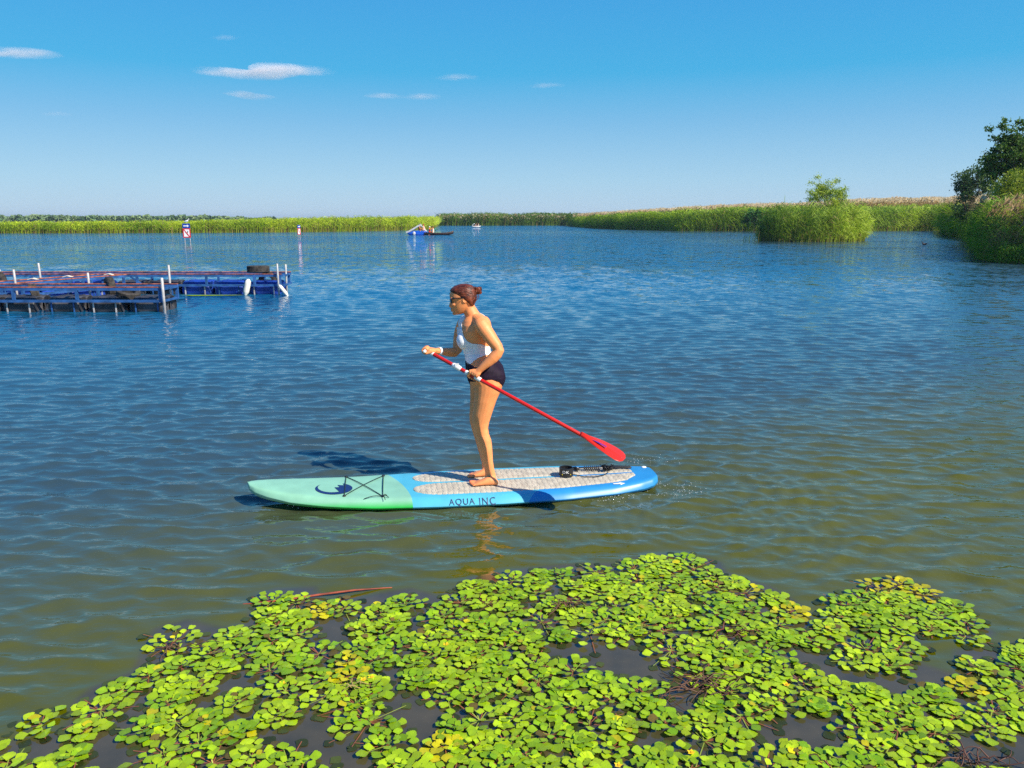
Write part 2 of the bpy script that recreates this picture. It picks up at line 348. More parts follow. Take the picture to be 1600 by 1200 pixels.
# ================================================================ clouds
def cloud_mat(dens):
    m = bpy.data.materials.new('cloud_vapour'); m.use_nodes = True; n = m.node_tree.nodes; L = m.node_tree.links; n.remove(n['Principled BSDF'])
    o = n['Material Output']; v = n.new('ShaderNodeVolumePrincipled'); v.inputs['Color'].default_value = (1, .98, 1, 1); L.new(v.outputs[0], o.inputs['Volume'])
    tc = n.new('ShaderNodeTexCoord'); g = n.new('ShaderNodeVectorMath'); g.operation = 'SUBTRACT'; g.inputs[1].default_value = (.5, .5, .5); L.new(tc.outputs['Generated'], g.inputs[0])
    ln = n.new('ShaderNodeVectorMath'); ln.operation = 'LENGTH'; L.new(g.outputs[0], ln.inputs[0])
    fr = n.new('ShaderNodeMapRange'); fr.inputs[1].default_value = .05; fr.inputs[2].default_value = .46; fr.inputs[3].default_value = 1; fr.inputs[4].default_value = .0; L.new(ln.outputs['Value'], fr.inputs[0])
    mp = n.new('ShaderNodeMapping'); mp.inputs['Scale'].default_value = (.35, 1, 1); L.new(tc.outputs['Object'], mp.inputs[0])
    nz = n.new('ShaderNodeTexNoise'); nz.inputs['Scale'].default_value = .035; nz.inputs['Detail'].default_value = 4; L.new(mp.outputs[0], nz.inputs[0])
    mr = n.new('ShaderNodeMapRange'); mr.inputs[1].default_value = .38; mr.inputs[2].default_value = .64; mr.inputs[3].default_value = .05; L.new(nz.outputs[0], mr.inputs[0])
    a = n.new('ShaderNodeMath'); a.operation = 'MULTIPLY'; L.new(fr.outputs[0], a.inputs[0]); L.new(mr.outputs[0], a.inputs[1])
    c = n.new('ShaderNodeMath'); c.operation = 'MULTIPLY'; c.inputs[1].default_value = .012*dens; L.new(a.outputs[0], c.inputs[0]); L.new(c.outputs[0], v.inputs['Density'])
    return m
def cloud(lobes, dens, label):
    D = 3000; mb = MB(); c0 = at_Y(lobes[0][0], lobes[0][1], D)
    for (x, y, w, h, tilt) in lobes:
        c = at_Y(x, y, D); sc = D*cp/FPX*1.08
        mb.ell(c, (w*sc, w*sc*.6, h*sc*.78), Matrix.Rotation(R(tilt), 3, 'Y'), 28, 18)
    me = mb.build('cloud', cloud_mat(dens), smooth=True, origin=c0)
    if len(lobes) > 1:
        rm = me.modifiers.new('r', 'REMESH'); rm.mode = 'VOXEL'; rm.voxel_size = 4
        me2 = bpy.data.meshes.new_from_object(me.evaluated_get(bpy.context.evaluated_depsgraph_get())); me.modifiers.clear(); me.data = me2
    tag(me, label, 'cloud', 'thin clouds in the clear sky')
cloud([(352, 113.5, 62, 6.5, 4), (400, 119, 40, 8, 2), (425, 104, 34, 8, -3), (470, 109, 62, 6.5, 3), (432, 113, 40, 10, -4)], 3.0, 'largest cloud, a long white wisp with a humped middle')
cloud([(20, 82, 66, 6.5, 1), (62, 85, 44, 5, 3)], 2.2, 'bright flat white cloud cut by the left edge of the view')
cloud([(372, 146, 36, 5, 6), (404, 152, 38, 5.5, 5)], 1.5, 'faint slanting wisp right under the largest cloud')
cloud([(592, 149, 30, 5, 3), (612, 152, 28, 4, 2)], 1.3, 'small white streak, left one of a touching pair above the woman')
cloud([(652, 152, 28, 4, -4), (666, 151, 28, 6.5, 3)], 1.2, 'small hazy streak, right one of a touching pair above the woman')
cloud([(704, 122, 30, 5, -5), (724, 119, 28, 5, 2)], 1.0, 'soft oval cloud higher up and right of the touching pair')
cloud([(844, 135, 26, 3.5, -5), (862, 132, 26, 3.5, 2)], .9, 'faintest small streak, furthest to the right in the sky')
cloud([(352, 59, 24, 5, 2)], .7, 'tiny pale puff high above the largest cloud')
cloud([(90, 178, 30, 4, 2)], .4, 'barely visible pinkish wisp low on the left')

# ================================================================ land, reeds, trees
def leaf_mat(name, var=.25, trans=.35, scale=.6, rough=.55):
    return pmat(name, (1, 1, 1), rough, var, scale, attr=True, trans=trans, spec=.3, col2=(1, 1, 1))
M_REED = leaf_mat('reed_leaf'); M_LEAF = leaf_mat('tree_leaf', .3, .3, 1.2); M_FAR = leaf_mat('far_leaf', .2, .1, .02)
M_BARK = pmat('bark', (.09, .065, .045), .9, .4, 8, .01)
SHORE_PX = [(-900, 366), (-200, 365.5), (0, 365), (300, 364), (450, 363), (560, 361.5), (640, 360), (676, 358), (686, 352.6), (770, 352.6), (885, 352.4), (893, 354), (930, 357), (965, 358.5), (1060, 361), (1180, 361.5), (1340, 361), (1462, 360.5),
            (1478, 368), (1505, 374), (1522, 392), (1530, 406), (1560, 411), (1640, 414), (1800, 417), (2200, 420)]
SHORE = [at_z(x, y, 0) for x, y in SHORE_PX]
M_MUD = pmat('marsh_soil', (.06, .055, .025), .95, .4, .3, .02)
def build_land():
    mb = MB(); n = len(SHORE); v = []; f = []
    for x, y, z in SHORE:
        d = np.array([x, y, 0]); L_ = np.hypot(x, y)
        v.append((x, y, -.15)); k = (L_+1.2)/L_; v.append((x*k, y*k, .10)); k = 5500/L_; v.append((x*k, y*k, .8))
    for i in range(n-1):
        for j in range(2): f.append((i*3+j, (i+1)*3+j, (i+1)*3+j+1, i*3+j+1))
    mb.add(v, f); o = mb.build('ground', M_MUD); tag(o, 'low marshy ground under the reed beds', 'ground', kind='structure')
build_land()

def reeds(name, label, px0, px1, depth, n, ytop, shoreY=None, leaf=(.35, .06), nl=4, plume=0., cols=((60, 120, 20), (150, 190, 50)), dead=.06, lean=.25, front=0., cat='reeds', sampler=None, hmin=.6, base_tan=0.0, stemw=.035, jit=.14, low=.3, pcol=((222, 196, 150), (246, 230, 196)), grad=None, cscale=.5):
    rs = np.random.default_rng(abs(hash(name+label)) % 99991 if 0 else sum(map(ord, label)))
    if sampler is None:
        px = rs.uniform(px0, px1, n)
        sy = np.interp(px, [p[0] for p in SHORE_PX], [p[1] for p in SHORE_PX])
        ang = np.arctan((sy-600)/FPX)+PITCH; Y0 = H/np.tan(ang)*1.0
        t = rs.random(n)**1.3
        Yw = Y0+front+t*depth; X = (px-800)/FPX*(Yw*cp+H*sp); B = np.stack([X, Yw, np.full(n, .0)], -1)
    else: B = sampler(rs, n)
    px, _ = proj(B)
    yt = ytop(px); ztop = H+(341-yt)/FPX*B[:, 1]*1.0
    wob = 1-jit+2*jit*vnoise(B[:, 0]*cscale+17, B[:, 1]*cscale)
    h = np.maximum(ztop*rs.uniform(hmin, 1.0, n)**.6*wob, .35)
    az = rs.uniform(0, 2*math.pi, n); ln = np.stack([lean*h*.5*rs.normal(1, .5, n), h*.12*rs.normal(0, 1, n), 0*h], -1)
    V = []; F = []; Cc = []
    c1, c2 = np.array(lin(*cols[0])), np.array(lin(*cols[1])); mixv = (vnoise(B[:, 0]*.35, B[:, 1]*.35+30)*.6+rs.random(n)*.4)[:, None]
    if grad: mixv = np.clip(mixv*.55+grad(px)[:, None]*.6-.05+.25*(vnoise(B[:, 0]*1.3, B[:, 1]*1.3)-.5)[:, None], 0, 1)
    base = c1*(1-mixv)+c2*mixv; isdead = rs.random(n) < dead; tan = np.array(lin(190, 160, 105)); base[isdead] = tan*rs.uniform(.6, 1, (isdead.sum(), 1))
    cnt = 0
    def addq(P, col):   # P (m,4,3)
        nonlocal cnt
        m = len(P); V.append(P.reshape(-1, 3)); F.append(np.arange(m*4).reshape(m, 4)+cnt); cnt += m*4; Cc.append(np.repeat(col, 4, 0) if col.ndim == 2 else col.reshape(-1, 3))
    def pos(t): return B+ln*(t**1.6)[:, None] + np.stack([0*h, 0*h, h*t], -1)
    wdir = np.stack([np.cos(az), np.sin(az)*.4, 0*az], -1); wdir[:, 0] = np.where(np.abs(wdir[:, 0]) < .5, .5, wdir[:, 0])
    t0 = np.zeros(n); tm = np.full(n, .55); t1 = np.ones(n); w = wdir*stemw/2
    sc = base*.85
    if base_tan: sc = np.where(rs.random((n, 1)) < base_tan, np.array(lin(186, 160, 92))*.8, sc)
    addq(np.stack([pos(t0)-w, pos(t0)+w, pos(tm)+w*.8, pos(tm)-w*.8], 1), sc); addq(np.stack([pos(tm)-w*.8, pos(tm)+w*.8, pos(t1)+w*.3, pos(t1)-w*.3], 1), base)
    for k in range(nl):
        t = rs.uniform(low, .98, n); o = pos(t); L_ = leaf[0]*rs.uniform(.6, 1.3, n)*np.clip(h/2.2, .5, 1.3); a = rs.normal(0.1, 1.1, n); a = np.where(rs.random(n) < .3, a+math.pi, a)
        d = np.stack([np.cos(a), np.sin(a), 0*a], -1); s = np.stack([-np.sin(a), np.cos(a), 0*a], -1)*.4+np.array([0, 0, .9])*rs.uniform(.3, 1, n)[:, None]; lw = (leaf[1]*rs.uniform(.6, 1.2, n))[:, None]
        p1 = o+d*(L_*.5)[:, None]+np.array([0, 0, 1])*(L_*rs.uniform(.3, .75, n))[:, None]; p2 = o+d*L_[:, None]+np.array([0, 0, 1])*(L_*rs.uniform(-.1, .8, n))[:, None]
        cc = base*rs.uniform(.75, 1.25, (n, 1))
        addq(np.stack([o-s*lw*.3, o+s*lw*.3, p1+s*lw*.5, p1-s*lw*.5], 1), cc); addq(np.stack([p1-s*lw*.5, p1+s*lw*.5, p2+s*lw*.08, p2-s*lw*.08], 1), cc)
    if plume:
        idx = np.where(rs.random(n) < plume)[0]; q = pos(t1)[idx]; m = len(idx); pc = np.array(lin(*pcol[0]))*(1-(r_ := rs.random((m, 1))))+np.array(lin(*pcol[1]))*r_
        for k in range(3):
            d = np.stack([rs.uniform(.05, .3, m), rs.normal(0, .08, m), rs.uniform(.15, .45, m)], -1); ww = np.stack([rs.uniform(.03, .07, m), 0*d[:, 0], -.02+0*d[:, 0]], -1)*(stemw/.035)
            q0 = q-d*.25; addq(np.stack([q0-ww*.2, q0+ww*.2, q0+d*.6+ww, q0+d*.6-ww*.6], 1), pc); addq(np.stack([q0+d*.6-ww*.6, q0+d*.6+ww, q0+d*1.1+ww*.1, q0+d*1.1-ww*.1], 1), pc)
    o = np_mesh(name, np.concatenate(V), np.concatenate(F), M_REED, np.concatenate(Cc))
    return tag(o, label, cat, kind='stuff')

yL = interp([-900, 0, 120, 330, 400, 560, 620, 686], [350, 349, 348.5, 347, 344, 342.5, 341, 341])
reeds('reed_bed', 'bright green reed bed along the far shore on the left', -560, 687, 9, 42000, yL, leaf=(.9, .10), nl=3, cols=((124, 164, 26), (212, 228, 50)), hmin=.7, base_tan=.3, stemw=.06, jit=.10, low=.25)
yC = interp([680, 720, 885, 900], [337, 337, 337, 336])
reeds('reed_bed', 'dark reeds closing the channel at the centre of the far shore', 684, 895, 14, 9000, yC, leaf=(1.1, .16), nl=3, cols=((34, 80, 18), (140, 176, 44)), plume=.25, hmin=.45, stemw=.12, jit=.14)
yRg = interp([888, 930, 1000, 1100, 1200, 1320, 1462, 1520], [342, 340, 337, 333, 331, 329, 328, 328])
reeds('reed_bed', 'green leafy reed bed running right of the channel mouth', 892, 1500, 9, 26000, yRg, leaf=(1.0, .13), nl=5, cols=((84, 138, 20), (196, 220, 50)), hmin=.62, stemw=.07, jit=.13, low=.12, base_tan=.2, dead=.03)
yRt = interp([860, 900, 1000, 1100, 1160, 1250, 1320, 1400, 1500, 1560], [338, 336, 330, 324, 322, 320, 315, 312, 312, 313])
reeds('dead_reed_bed', 'pale tan plumed reeds rising behind the green bed on the right', 885, 1540, 12, 14000, yRt, leaf=(.7, .07), nl=1, cols=((200, 172, 104), (236, 214, 156)), plume=.9, hmin=.82, front=10, stemw=.08, jit=.05, dead=.3, low=.6, lean=.15)

def disc_sampler(cx, cy, rx, ry):
    def f(rs, n):
        a = rs.uniform(0, 6.283, n); r = rs.random(n)**.5; return np.stack([cx+rx*r*np.cos(a), cy+ry*r*np.sin(a), np.zeros(n)], -1)
    return f
# the small island
IC = at_z(1283, 378, 0); IX, IY = IC[0], IC[1]+2.6
yI = interp([1180, 1190, 1215, 1240, 1290, 1330, 1350, 1368], [362, 340, 333, 334, 336, 336, 346, 364])
mb = MB(); mb.ell((IX, IY, -.15), (5.0, 2.6, .35), None, 24, 8); tag(mb.build('island_ground', M_MUD, smooth=True, origin=(IX, IY, 0)), 'muddy ground under the island reeds', 'ground', kind='structure')
reeds('island_reeds', 'dense dark to lime green reed clump covering the small island', 0, 0, 0, 4600, yI, leaf=(.85, .065), nl=7, cols=((36, 110, 28), (204, 226, 56)), sampler=disc_sampler(IX-.0, IY, 5.2, 2.6), hmin=.3, stemw=.04, jit=.42, cscale=1.5, grad=interp([1185, 1235, 1290, 1340, 1366], [.0, .15, .6, .9, .95]), low=.05, base_tan=.3, dead=.03)
# sparse shoots left of the island
def shoots(rs, n):
    p = np.array([at_z(a, b, 0) for a, b in zip(rs.uniform(1160, 1186, n), rs.uniform(377, 381, n))]); return p
reeds('reed_shoots', 'thin sparse reed shoots standing in water left of the island', 0, 0, 0, 26, interp([1150, 1180, 1190], [368, 360, 356]), sampler=shoots, leaf=(.2, .03), nl=1, cols=((40, 70, 20), (70, 110, 30)), stemw=.03)

def tree(name, label, base, top_z, crown, nleaf, leaf, cols, seed, trunk_r=.12, limbs=14, cat='tree', spread=.5, clump=.5, droop=0.0, lowlimb=.25):
    """crown: (cx, cy, cz, rx, ry, rz) relative to base"""
    rs = np.random.default_rng(seed); root = empty(name, tuple(base)); tag(root, label, cat)
    bx, by, bz = base; cx, cy, cz, rx, ry, rz = crown; mb = MB(); tips = []
    top = np.array([bx+cx*.8, by+cy*.8, bz+cz+rz*.55]); b0 = np.array([bx, by, bz-.1])
    def curve(p, q, sag, n=5):
        return [p+(q-p)*t+np.array([0, 0, sag*math.sin(math.pi*t)])+(rs.normal(0, .03*np.linalg.norm(q-p), 3) if 0 < t < 1 else 0) for t in np.linspace(0, 1, n)]
    tr = curve(b0, top, 0, 7); mb.tube(tr, list(np.linspace(trunk_r, trunk_r*.25, 7)), 8)
    for i in range(limbs):
        t = rs.uniform(lowlimb, .95); s = tr[int(t*6)]*(1-(t*6) % 1)+tr[min(6, int(t*6)+1)]*((t*6) % 1)
        u = rs.normal(0, 1, 3); u /= np.linalg.norm(u); u[2] = abs(u[2])*.9-.25
        e = np.array([bx+cx+u[0]*rx*.9, by+cy+u[1]*ry*.9, bz+cz+u[2]*rz*.95]); r0 = trunk_r*(1-t*.6)*.45
        lb = curve(s, e, .1); mb.tube(lb, list(np.linspace(r0, r0*.25, 5)), 6); tips.append(e); tips.append(lb[3])
        for k in range(3):
            e2 = e+rs.normal(0, 1, 3)*np.array([rx, ry, rz])*.26; m_ = lb[2+k % 3]
            mb.tube(curve(m_, e2, .03, 3), [r0*.35, r0*.2, r0*.1], 5); tips.append(e2)
    mb.build('trunk', M_BARK, root, smooth=True)
    tips = np.array(tips); w = rs.uniform(.4, 1.2, len(tips)); idx = rs.choice(len(tips), nleaf, p=w/w.sum()); off = rs.normal(0, 1, (nleaf, 3))
    off *= (rs.random((nleaf, 1))**.6*(1+.5*(rs.random((nleaf, 1)) < .25)))/np.linalg.norm(off, axis=1)[:, None]; P = tips[idx]+off*clump*np.array([1, 1, .75])
    if droop: P[:, 2] -= droop*rs.random(nleaf)**2
    a = rs.normal(0, 1, (nleaf, 3)); a[:, 2] -= .5*bool(droop)*2; a /= np.linalg.norm(a, axis=1)[:, None]; b = rs.normal(0, 1, (nleaf, 3)); b -= a*(a*b).sum(1)[:, None]; b /= np.linalg.norm(b, axis=1)[:, None]
    s = (leaf*rs.uniform(.6, 1.3, nleaf))[:, None]; wd = .3 if droop else .5
    V = np.stack([P-a*s*.6, P+b*s*wd, P+a*s*.7, P-b*s*wd], 1).reshape(-1, 3); F = np.arange(nleaf*4).reshape(-1, 4)
    c1, c2 = np.array(lin(*cols[0])), np.array(lin(*cols[1])); mixv = (w[idx][:, None]-.4)/.8*.6+.4*rs.random((nleaf, 1)); col = np.repeat(c1*(1-mixv)+c2*mixv, 4, 0)
    np_mesh('crown', V, F, M_LEAF, col, parent=root, origin=tuple(base))
    return root
# tree on the island
d = IY; tz = at_Y(1300, 279, d)[2]; tx = at_Y(1296, 300, d)[0]
tree('willow_tree', 'yellow green young willow standing on the small island', (tx, IY+.4, .1), tz, (.1, 0, tz*.70, 1.85, 1.2, tz*.30), 8000, .11, ((110, 150, 30), (206, 220, 72)), 5, .09, 16, clump=.42, droop=.15, lowlimb=.3)

# the near bank on the right
yB = interp([1470, 1500, 1520, 1545, 1560, 1600, 1700, 2200], [341, 334, 328, 324, 322, 320, 316, 310])
def bank(px0, px1, d0, d1):
    def f(rs, n):
        px = rs.uniform(px0, px1, n); sy = np.interp(px, [p[0] for p in SHORE_PX], [p[1] for p in SHORE_PX])
        Y0 = H/np.tan(np.arctan((sy-600)/FPX)+PITCH); Y = Y0+d0+(d1-d0)*rs.random(n)**1.2; return np.stack([(px-800)/FPX*(Y*cp+H*sp), Y, 0*Y], -1)
    return f
reeds('bank_reeds', 'tall tan stalked reeds and green leaves on the near right bank', 0, 0, 0, 3800, yB, sampler=bank(1532, 1760, .1, 7), leaf=(.6, .045), nl=6, cols=((84, 140, 28), (206, 222, 72)), plume=.6, hmin=.5, stemw=.040, jit=.16, cscale=1.6, low=.2, dead=.38, base_tan=.6, pcol=((150, 120, 80), (200, 170, 120)))
yB2 = interp([1465, 1480, 1500, 1520, 1545, 1600], [352, 345, 338, 328, 320, 316])
reeds('shore_undergrowth', 'dark low undergrowth sloping to the water left of the bank reeds', 0, 0, 0, 3600, yB2, sampler=bank(1470, 1545, .1, 14), leaf=(.55, .085), nl=9, cols=((50, 110, 26), (160, 196, 54)), hmin=.4, stemw=.03, jit=.18, low=.02, dead=.02)
yB3 = interp([1520, 1560, 1620, 1760], [386, 382, 372, 366])
reeds('shore_undergrowth', 'dark leafy growth overhanging the water before the bank reeds', 0, 0, 0, 2600, yB3, sampler=bank(1526, 1760, -.25, 1.0), leaf=(.5, .075), nl=9, cols=((50, 108, 24), (160, 194, 54)), hmin=.35, stemw=.025, jit=.2, low=.02, dead=.03)
def T(px, py, Y): return at_Y(px, py, Y)
def bank_tree(px, ytop, wpx, ybot, Y, n, leaf, cols, seed, label, name='tree', **k):
    t = T(px, ytop, Y); b = T(px, ybot, Y); sc = (Y*cp)/FPX; rx = wpx/2*sc; zc = (t[2]+b[2])/2; rz = (t[2]-b[2])/2
    return tree(name, label, (t[0], Y, .1), t[2], (0, 0, zc, rx*.85, rx*.7, rz*.9), n, leaf, cols, seed, **k)
bank_tree(1530, 243, 62, 345, 71, 5600, .13, ((30, 68, 30), (104, 138, 66)), 11, 'slim dark grey green tree left of the tallest tree', clump=.42, limbs=40, trunk_r=.09, lowlimb=.10)
bank_tree(1590, 186, 92, 330, 54, 11500, .13, ((24, 66, 16), (112, 150, 40)), 12, 'tallest dark green tree, cut by the right edge of the view', clump=.36, limbs=44, trunk_r=.15, lowlimb=.2)
bank_tree(1660, 200, 110, 330, 55, 5000, .15, ((18, 50, 14), (90, 128, 34)), 14, 'dark tree partly out of view beyond the tallest tree', clump=.6, limbs=16, trunk_r=.16)
bank_tree(1592, 262, 60, 326, 49, 7000, .11, ((100, 130, 26), (176, 190, 50)), 13, 'yellow green weeping willow in front of the tallest tree', name='willow_tree', clump=.45, limbs=16, droop=.7)
bank_tree(1524, 318, 56, 352, 74, 5000, .11, ((26, 62, 18), (84, 120, 40)), 15, 'low dark bush at the foot of the slim tree', name='bush', cat='bush', clump=.45, limbs=14, trunk_r=.05)
bank_tree(1180, 330, 30, 356, 128, 900, .35, ((30, 80, 22), (80, 130, 40)), 16, 'round green willow bush in the reed bed beside the island', name='bush', cat='bush', clump=.9, limbs=12, trunk_r=.08)
# far woodland
def woodland(name, label, px0, px1, Y0, Y1, ncl, ytop, cols):
    rs = np.random.default_rng(sum(map(ord, label))); px = rs.uniform(px0, px1, ncl); Y = rs.uniform(Y0, Y1, ncl); zt = H+(341-ytop(px))/FPX*Y*rs.uniform(.8, 1.02, ncl); X = (px-800)/FPX*Y*cp
    k = 90; r = zt*.42*rs.uniform(.7, 1.3, ncl); o = rs.normal(0, 1, (ncl, k, 3)); o /= np.linalg.norm(o, axis=2)[..., None]; o *= rs.random((ncl, k, 1))**.35
    P = np.stack([X, Y, zt-r*.9], -1)[:, None]+o*np.stack([r*1.25, r, r], -1)[:, None]; P[:, k//2:, 2] *= rs.random((ncl, k-k//2)); P = P.reshape(-1, 3); n = len(P)
    a = rs.normal(0, 1, (n, 3)); a /= np.linalg.norm(a, axis=1)[:, None]; b = rs.normal(0, 1, (n, 3)); b -= a*(a*b).sum(1)[:, None]; b /= np.linalg.norm(b, axis=1)[:, None]; s = 1.1*rs.uniform(.6, 1.4, (n, 1))
    V = np.stack([P-a*s, P+b*s, P+a*s, P-b*s], 1).reshape(-1, 3); c1, c2 = np.array(lin(*cols[0])), np.array(lin(*cols[1])); mv = np.repeat(rs.random((ncl, 1)), k, 0)*.6+rs.random((n, 1))*.4
    np_o = np_mesh(name, V, np.arange(n*4).reshape(-1, 4), M_FAR, np.repeat(c1*(1-mv)+c2*mv, 4, 0)); tag(np_o, label, 'woodland', kind='stuff')
woodland('far_woodland', 'distant blue green tree line beyond the left reed bed', -420, 430, 420, 560, 640, lambda p: 341.2+np.interp(p, [300, 430], [0, 3.0])-2.2*vnoise(p*.035, p*0+2)-2.6*vnoise(p*.13, p*0), ((84, 122, 84), (142, 164, 110)))  # leaf colours paled to carry part of the distance haze
woodland('far_woodland', 'small distant clump of trees just left of the channel reeds on the right', 822, 945, 420, 520, 60, lambda p: 335.5-1.2*vnoise(p*.06, p*0+5)+0*p, ((38, 78, 50), (70, 104, 60)))

# ================================================================ floating plants
def grow(P, k):
    P = np.array(P); c = P.mean(0); return [tuple(c+(p-c)*(1+k/max(.15, np.linalg.norm(p-c)))) for p in P]
def build_plants(name, label, polys, holes, spacing, seed, yellow=None, keep=1.0, lim=None):
    rs = np.random.default_rng(seed); allp = np.concatenate([np.array(p) for p in polys]); lo, hi = allp.min(0), allp.max(0); hi[0] = min(hi[0], 5.2); lo[0] = max(lo[0], -5); lo[1] = max(lo[1], 2.2)
    cand = rs.uniform(lo, hi, (26000, 2)); ok = np.zeros(len(cand), bool)
    for p in polys: ok |= inpoly(cand[:, 0], cand[:, 1], p)
    for p in polys: ok &= seg_dist(cand[:, 0], cand[:, 1], p) > (.075 if hi[0]-lo[0] > 1 else .0)
    for h in [grow(q_, .05) for q_ in holes]: ok &= ~inpoly(cand[:, 0], cand[:, 1], h)
    nz = vnoise(cand[:, 0]*2.3+5, cand[:, 1]*2.3)*.6+vnoise(cand[:, 0]*6, cand[:, 1]*6+9)*.4; ok &= nz > .28
    cand = cand[ok]; pts = []; grid = {}
    for p in cand:
        k = (int(p[0]/spacing), int(p[1]/spacing)); sp_ = spacing*rs.uniform(.8, 1.25)
        if all((p[0]-q[0])**2+(p[1]-q[1])**2 > sp_*sp_ for a in (-1, 0, 1) for b in (-1, 0, 1) for q in grid.get((k[0]+a, k[1]+b), ())):
            grid.setdefault(k, []).append(p); pts.append(p)
    LV = []; LF = []; LC = []; PV = []; PF = []; PC = []; nv = 0; pn = 0
    g1, g2, gy = np.array(lin(120, 172, 14)), np.array(lin(198, 226, 30)), np.array(lin(226, 206, 12))
    # one leaf: rhombic with a toothed outer edge, (u along, v across)
    out = [(0, 0), (.24, .29), (.45, .52), (.55, .46), (.63, .46), (.71, .36), (.79, .34), (.86, .22), (.93, .19), (1.0, 0)]
    out = np.array(out+[(u, -v) for u, v in out[-2:0:-1]]); ctr = np.array([.5, 0]); nL = len(out)
    for (x, y) in pts:
        m = rs.integers(17, 30); Rr = rs.uniform(.075, .14); ph = rs.uniform(0, 6.28); lift = rs.uniform(0, .012); tint = rs.random(); yel = rs.random() < .015
        sprawl = rs.uniform(.75, 1.25)
        if yellow: yel = yel or yellow(x, y)
        nsub = rs.integers(2, 9)
        for i in range(m+nsub):
            sunk = i >= m; t = min(1, (i+.5)/m); r = (1.15 if sunk else 1)* Rr*(t**.62)*rs.uniform(.85, 1.15)*sprawl; a = ph+i*2.39996+rs.normal(0, .12); L_ = (.021+.033*t**.55)*rs.uniform(.85, 1.2)
            if rs.random() < .05: continue
            cx, cy = x+math.cos(a)*r, y+math.sin(a)*r; aa = a+rs.normal(0, .3); ca, sa = math.cos(aa), math.sin(aa)
            z0 = .005+lift*.7+.012*(1-t)+rs.uniform(0, .006); tilt = rs.normal(.03+.25*(1-t)**2, .07); roll = rs.normal(0, .12); cup = rs.uniform(.0, .12)
            uv = np.vstack([ctr, out])-[.5, 0]; u, v = uv[:, 0]*L_, uv[:, 1]*L_*rs.uniform(.92, 1.1)
            u = u+rs.normal(0, .0010, len(u)); v = v+rs.normal(0, .0010, len(v))
            z = z0+u*tilt+v*roll+cup*np.abs(v)-.3*(u**2)/L_*.3
            V = np.stack([cx+u*ca-v*sa, cy+u*sa+v*ca, np.maximum(z, .0045)], -1); LV.append(V)
            F = [(nv, nv+1+k, nv+1+(k+1) % nL) for k in range(nL)]; LF += F; nv += nL+1
            mixv = np.clip(tint*.55+rs.random()*.45, 0, 1); c = g1*(1-mixv)+g2*mixv
            if yel and rs.random() < .8 or rs.random() < .012: c = c*.25+gy*.75
            elif rs.random() < .015: c = np.array(lin(120, 104, 44))
            if sunk: c = np.array(lin(74, 84, 30))*rs.uniform(.5, 1.3); V[:, 2] = .0025+.001*rs.random()
            c = c*rs.uniform(.62, 1.12); cc = np.repeat(c[None], nL+1, 0); cc[0] *= 1.1; LC.append(cc)
            # stalk back to the middle of the rosette
            if rs.random() < .55:
                w = .0022; d = np.array([math.cos(a), math.sin(a)]); nrm = np.array([-d[1], d[0]])*w; p0 = np.array([x, y]); p1 = np.array([cx, cy])
                PV.append(np.array([[*(p0-nrm), .003], [*(p0+nrm), .003], [*(p1+nrm), z0-.002], [*(p1-nrm), z0-.002]])); PF.append((pn, pn+1, pn+2, pn+3)); pn += 4
                pc = np.array(lin(150, 90, 60)) if rs.random() < .6 else np.array(lin(150, 165, 60)); PC.append(np.repeat(pc[None], 4, 0))
    V = np.concatenate(LV); F = np.array(LF); o = np_mesh(name, V, F, M_PAD, np.concatenate(LC)); tag(o, label, 'water plants', kind='stuff')
    np_mesh('stalk', np.concatenate(PV), np.array(PF), M_STALK, np.concatenate(PC), parent=o)
    o.children[0]['kind'] = 'stuff'
    return pts
M_PAD = pmat('floating_leaf', (1, 1, 1), .38, .16, 30, .0015, attr=True, trans=.2, spec=.45, col2=(1, 1, 1), bscale=160)
M_STALK = pmat('leaf_stalk', (1, 1, 1), .6, .3, 12, attr=True, col2=(1, 1, 1))
yc = [at_z(*q, 0)[:2] for q in ((1180, 925), (1390, 922), (1440, 925), (545, 1045), (1500, 1078), (665, 1178))]
def yellow(x, y): return any((x-a)**2+(y-b)**2 < (.11 if i else .13)**2 for i, (a, b) in enumerate(yc))
build_plants('floating_plants', 'broad mat of lime green floating rosettes filling the foreground water', [MAT_W], HOLES_W+[ISLE_W], .140, 21, yellow)
build_plants('floating_plants', 'separate patch of yellow tipped floating rosettes right of the main mat', [ISLE_W], [toW([(1330, 985), (1300, 1000), (1380, 1005), (1420, 985)])], .16, 22, yellow)
build_plants('floating_plants', 'tiny floating leaf clump alone in open water at bottom left', [toW([(28, 1140), (50, 1122), (72, 1130), (60, 1152), (34, 1156)])], [], .16, 23)
# dead stalks lying on the surface
def tangle(px, py, n, r, seed, label, cols=((150, 80, 60), (90, 50, 40)), spread=1.0):
    rs = np.random.default_rng(seed); c = at_z(px, py, 0); mb = MB(); 
    for i in range(n):
        a = rs.uniform(0, 6.28); L_ = r*rs.uniform(.4, 1.1); s = c+np.array([rs.normal(0, r*.25), rs.normal(0, r*.12), 0]); b = rs.normal(0, .6)
        pts = [s+np.array([math.cos(a+b*t)*L_*t*spread, math.sin(a+b*t)*L_*t*.8, .008+.04*math.sin(math.pi*t)*rs.uniform(.3, 1)]) for t in np.linspace(0, 1, 7)]
        mb.tube(pts, list(np.linspace(.0035, .0014, 7)), 5)
    o = mb.build('dead_stalks', pmat('dead_stalk', lin(*cols[0]), .6, .4, 9, col2=lin(*cols[1])), smooth=True, origin=c); tag(o, label, 'dead stalks')
tangle(1140, 987, 9, .20, 31, 'reddish curved bare stalks arching over a dark gap in the mat')
tangle(1100, 1080, 26, .26, 32, 'large brown tangle of dead stalks between rosettes right of centre', ((120, 80, 55), (84, 56, 40)))
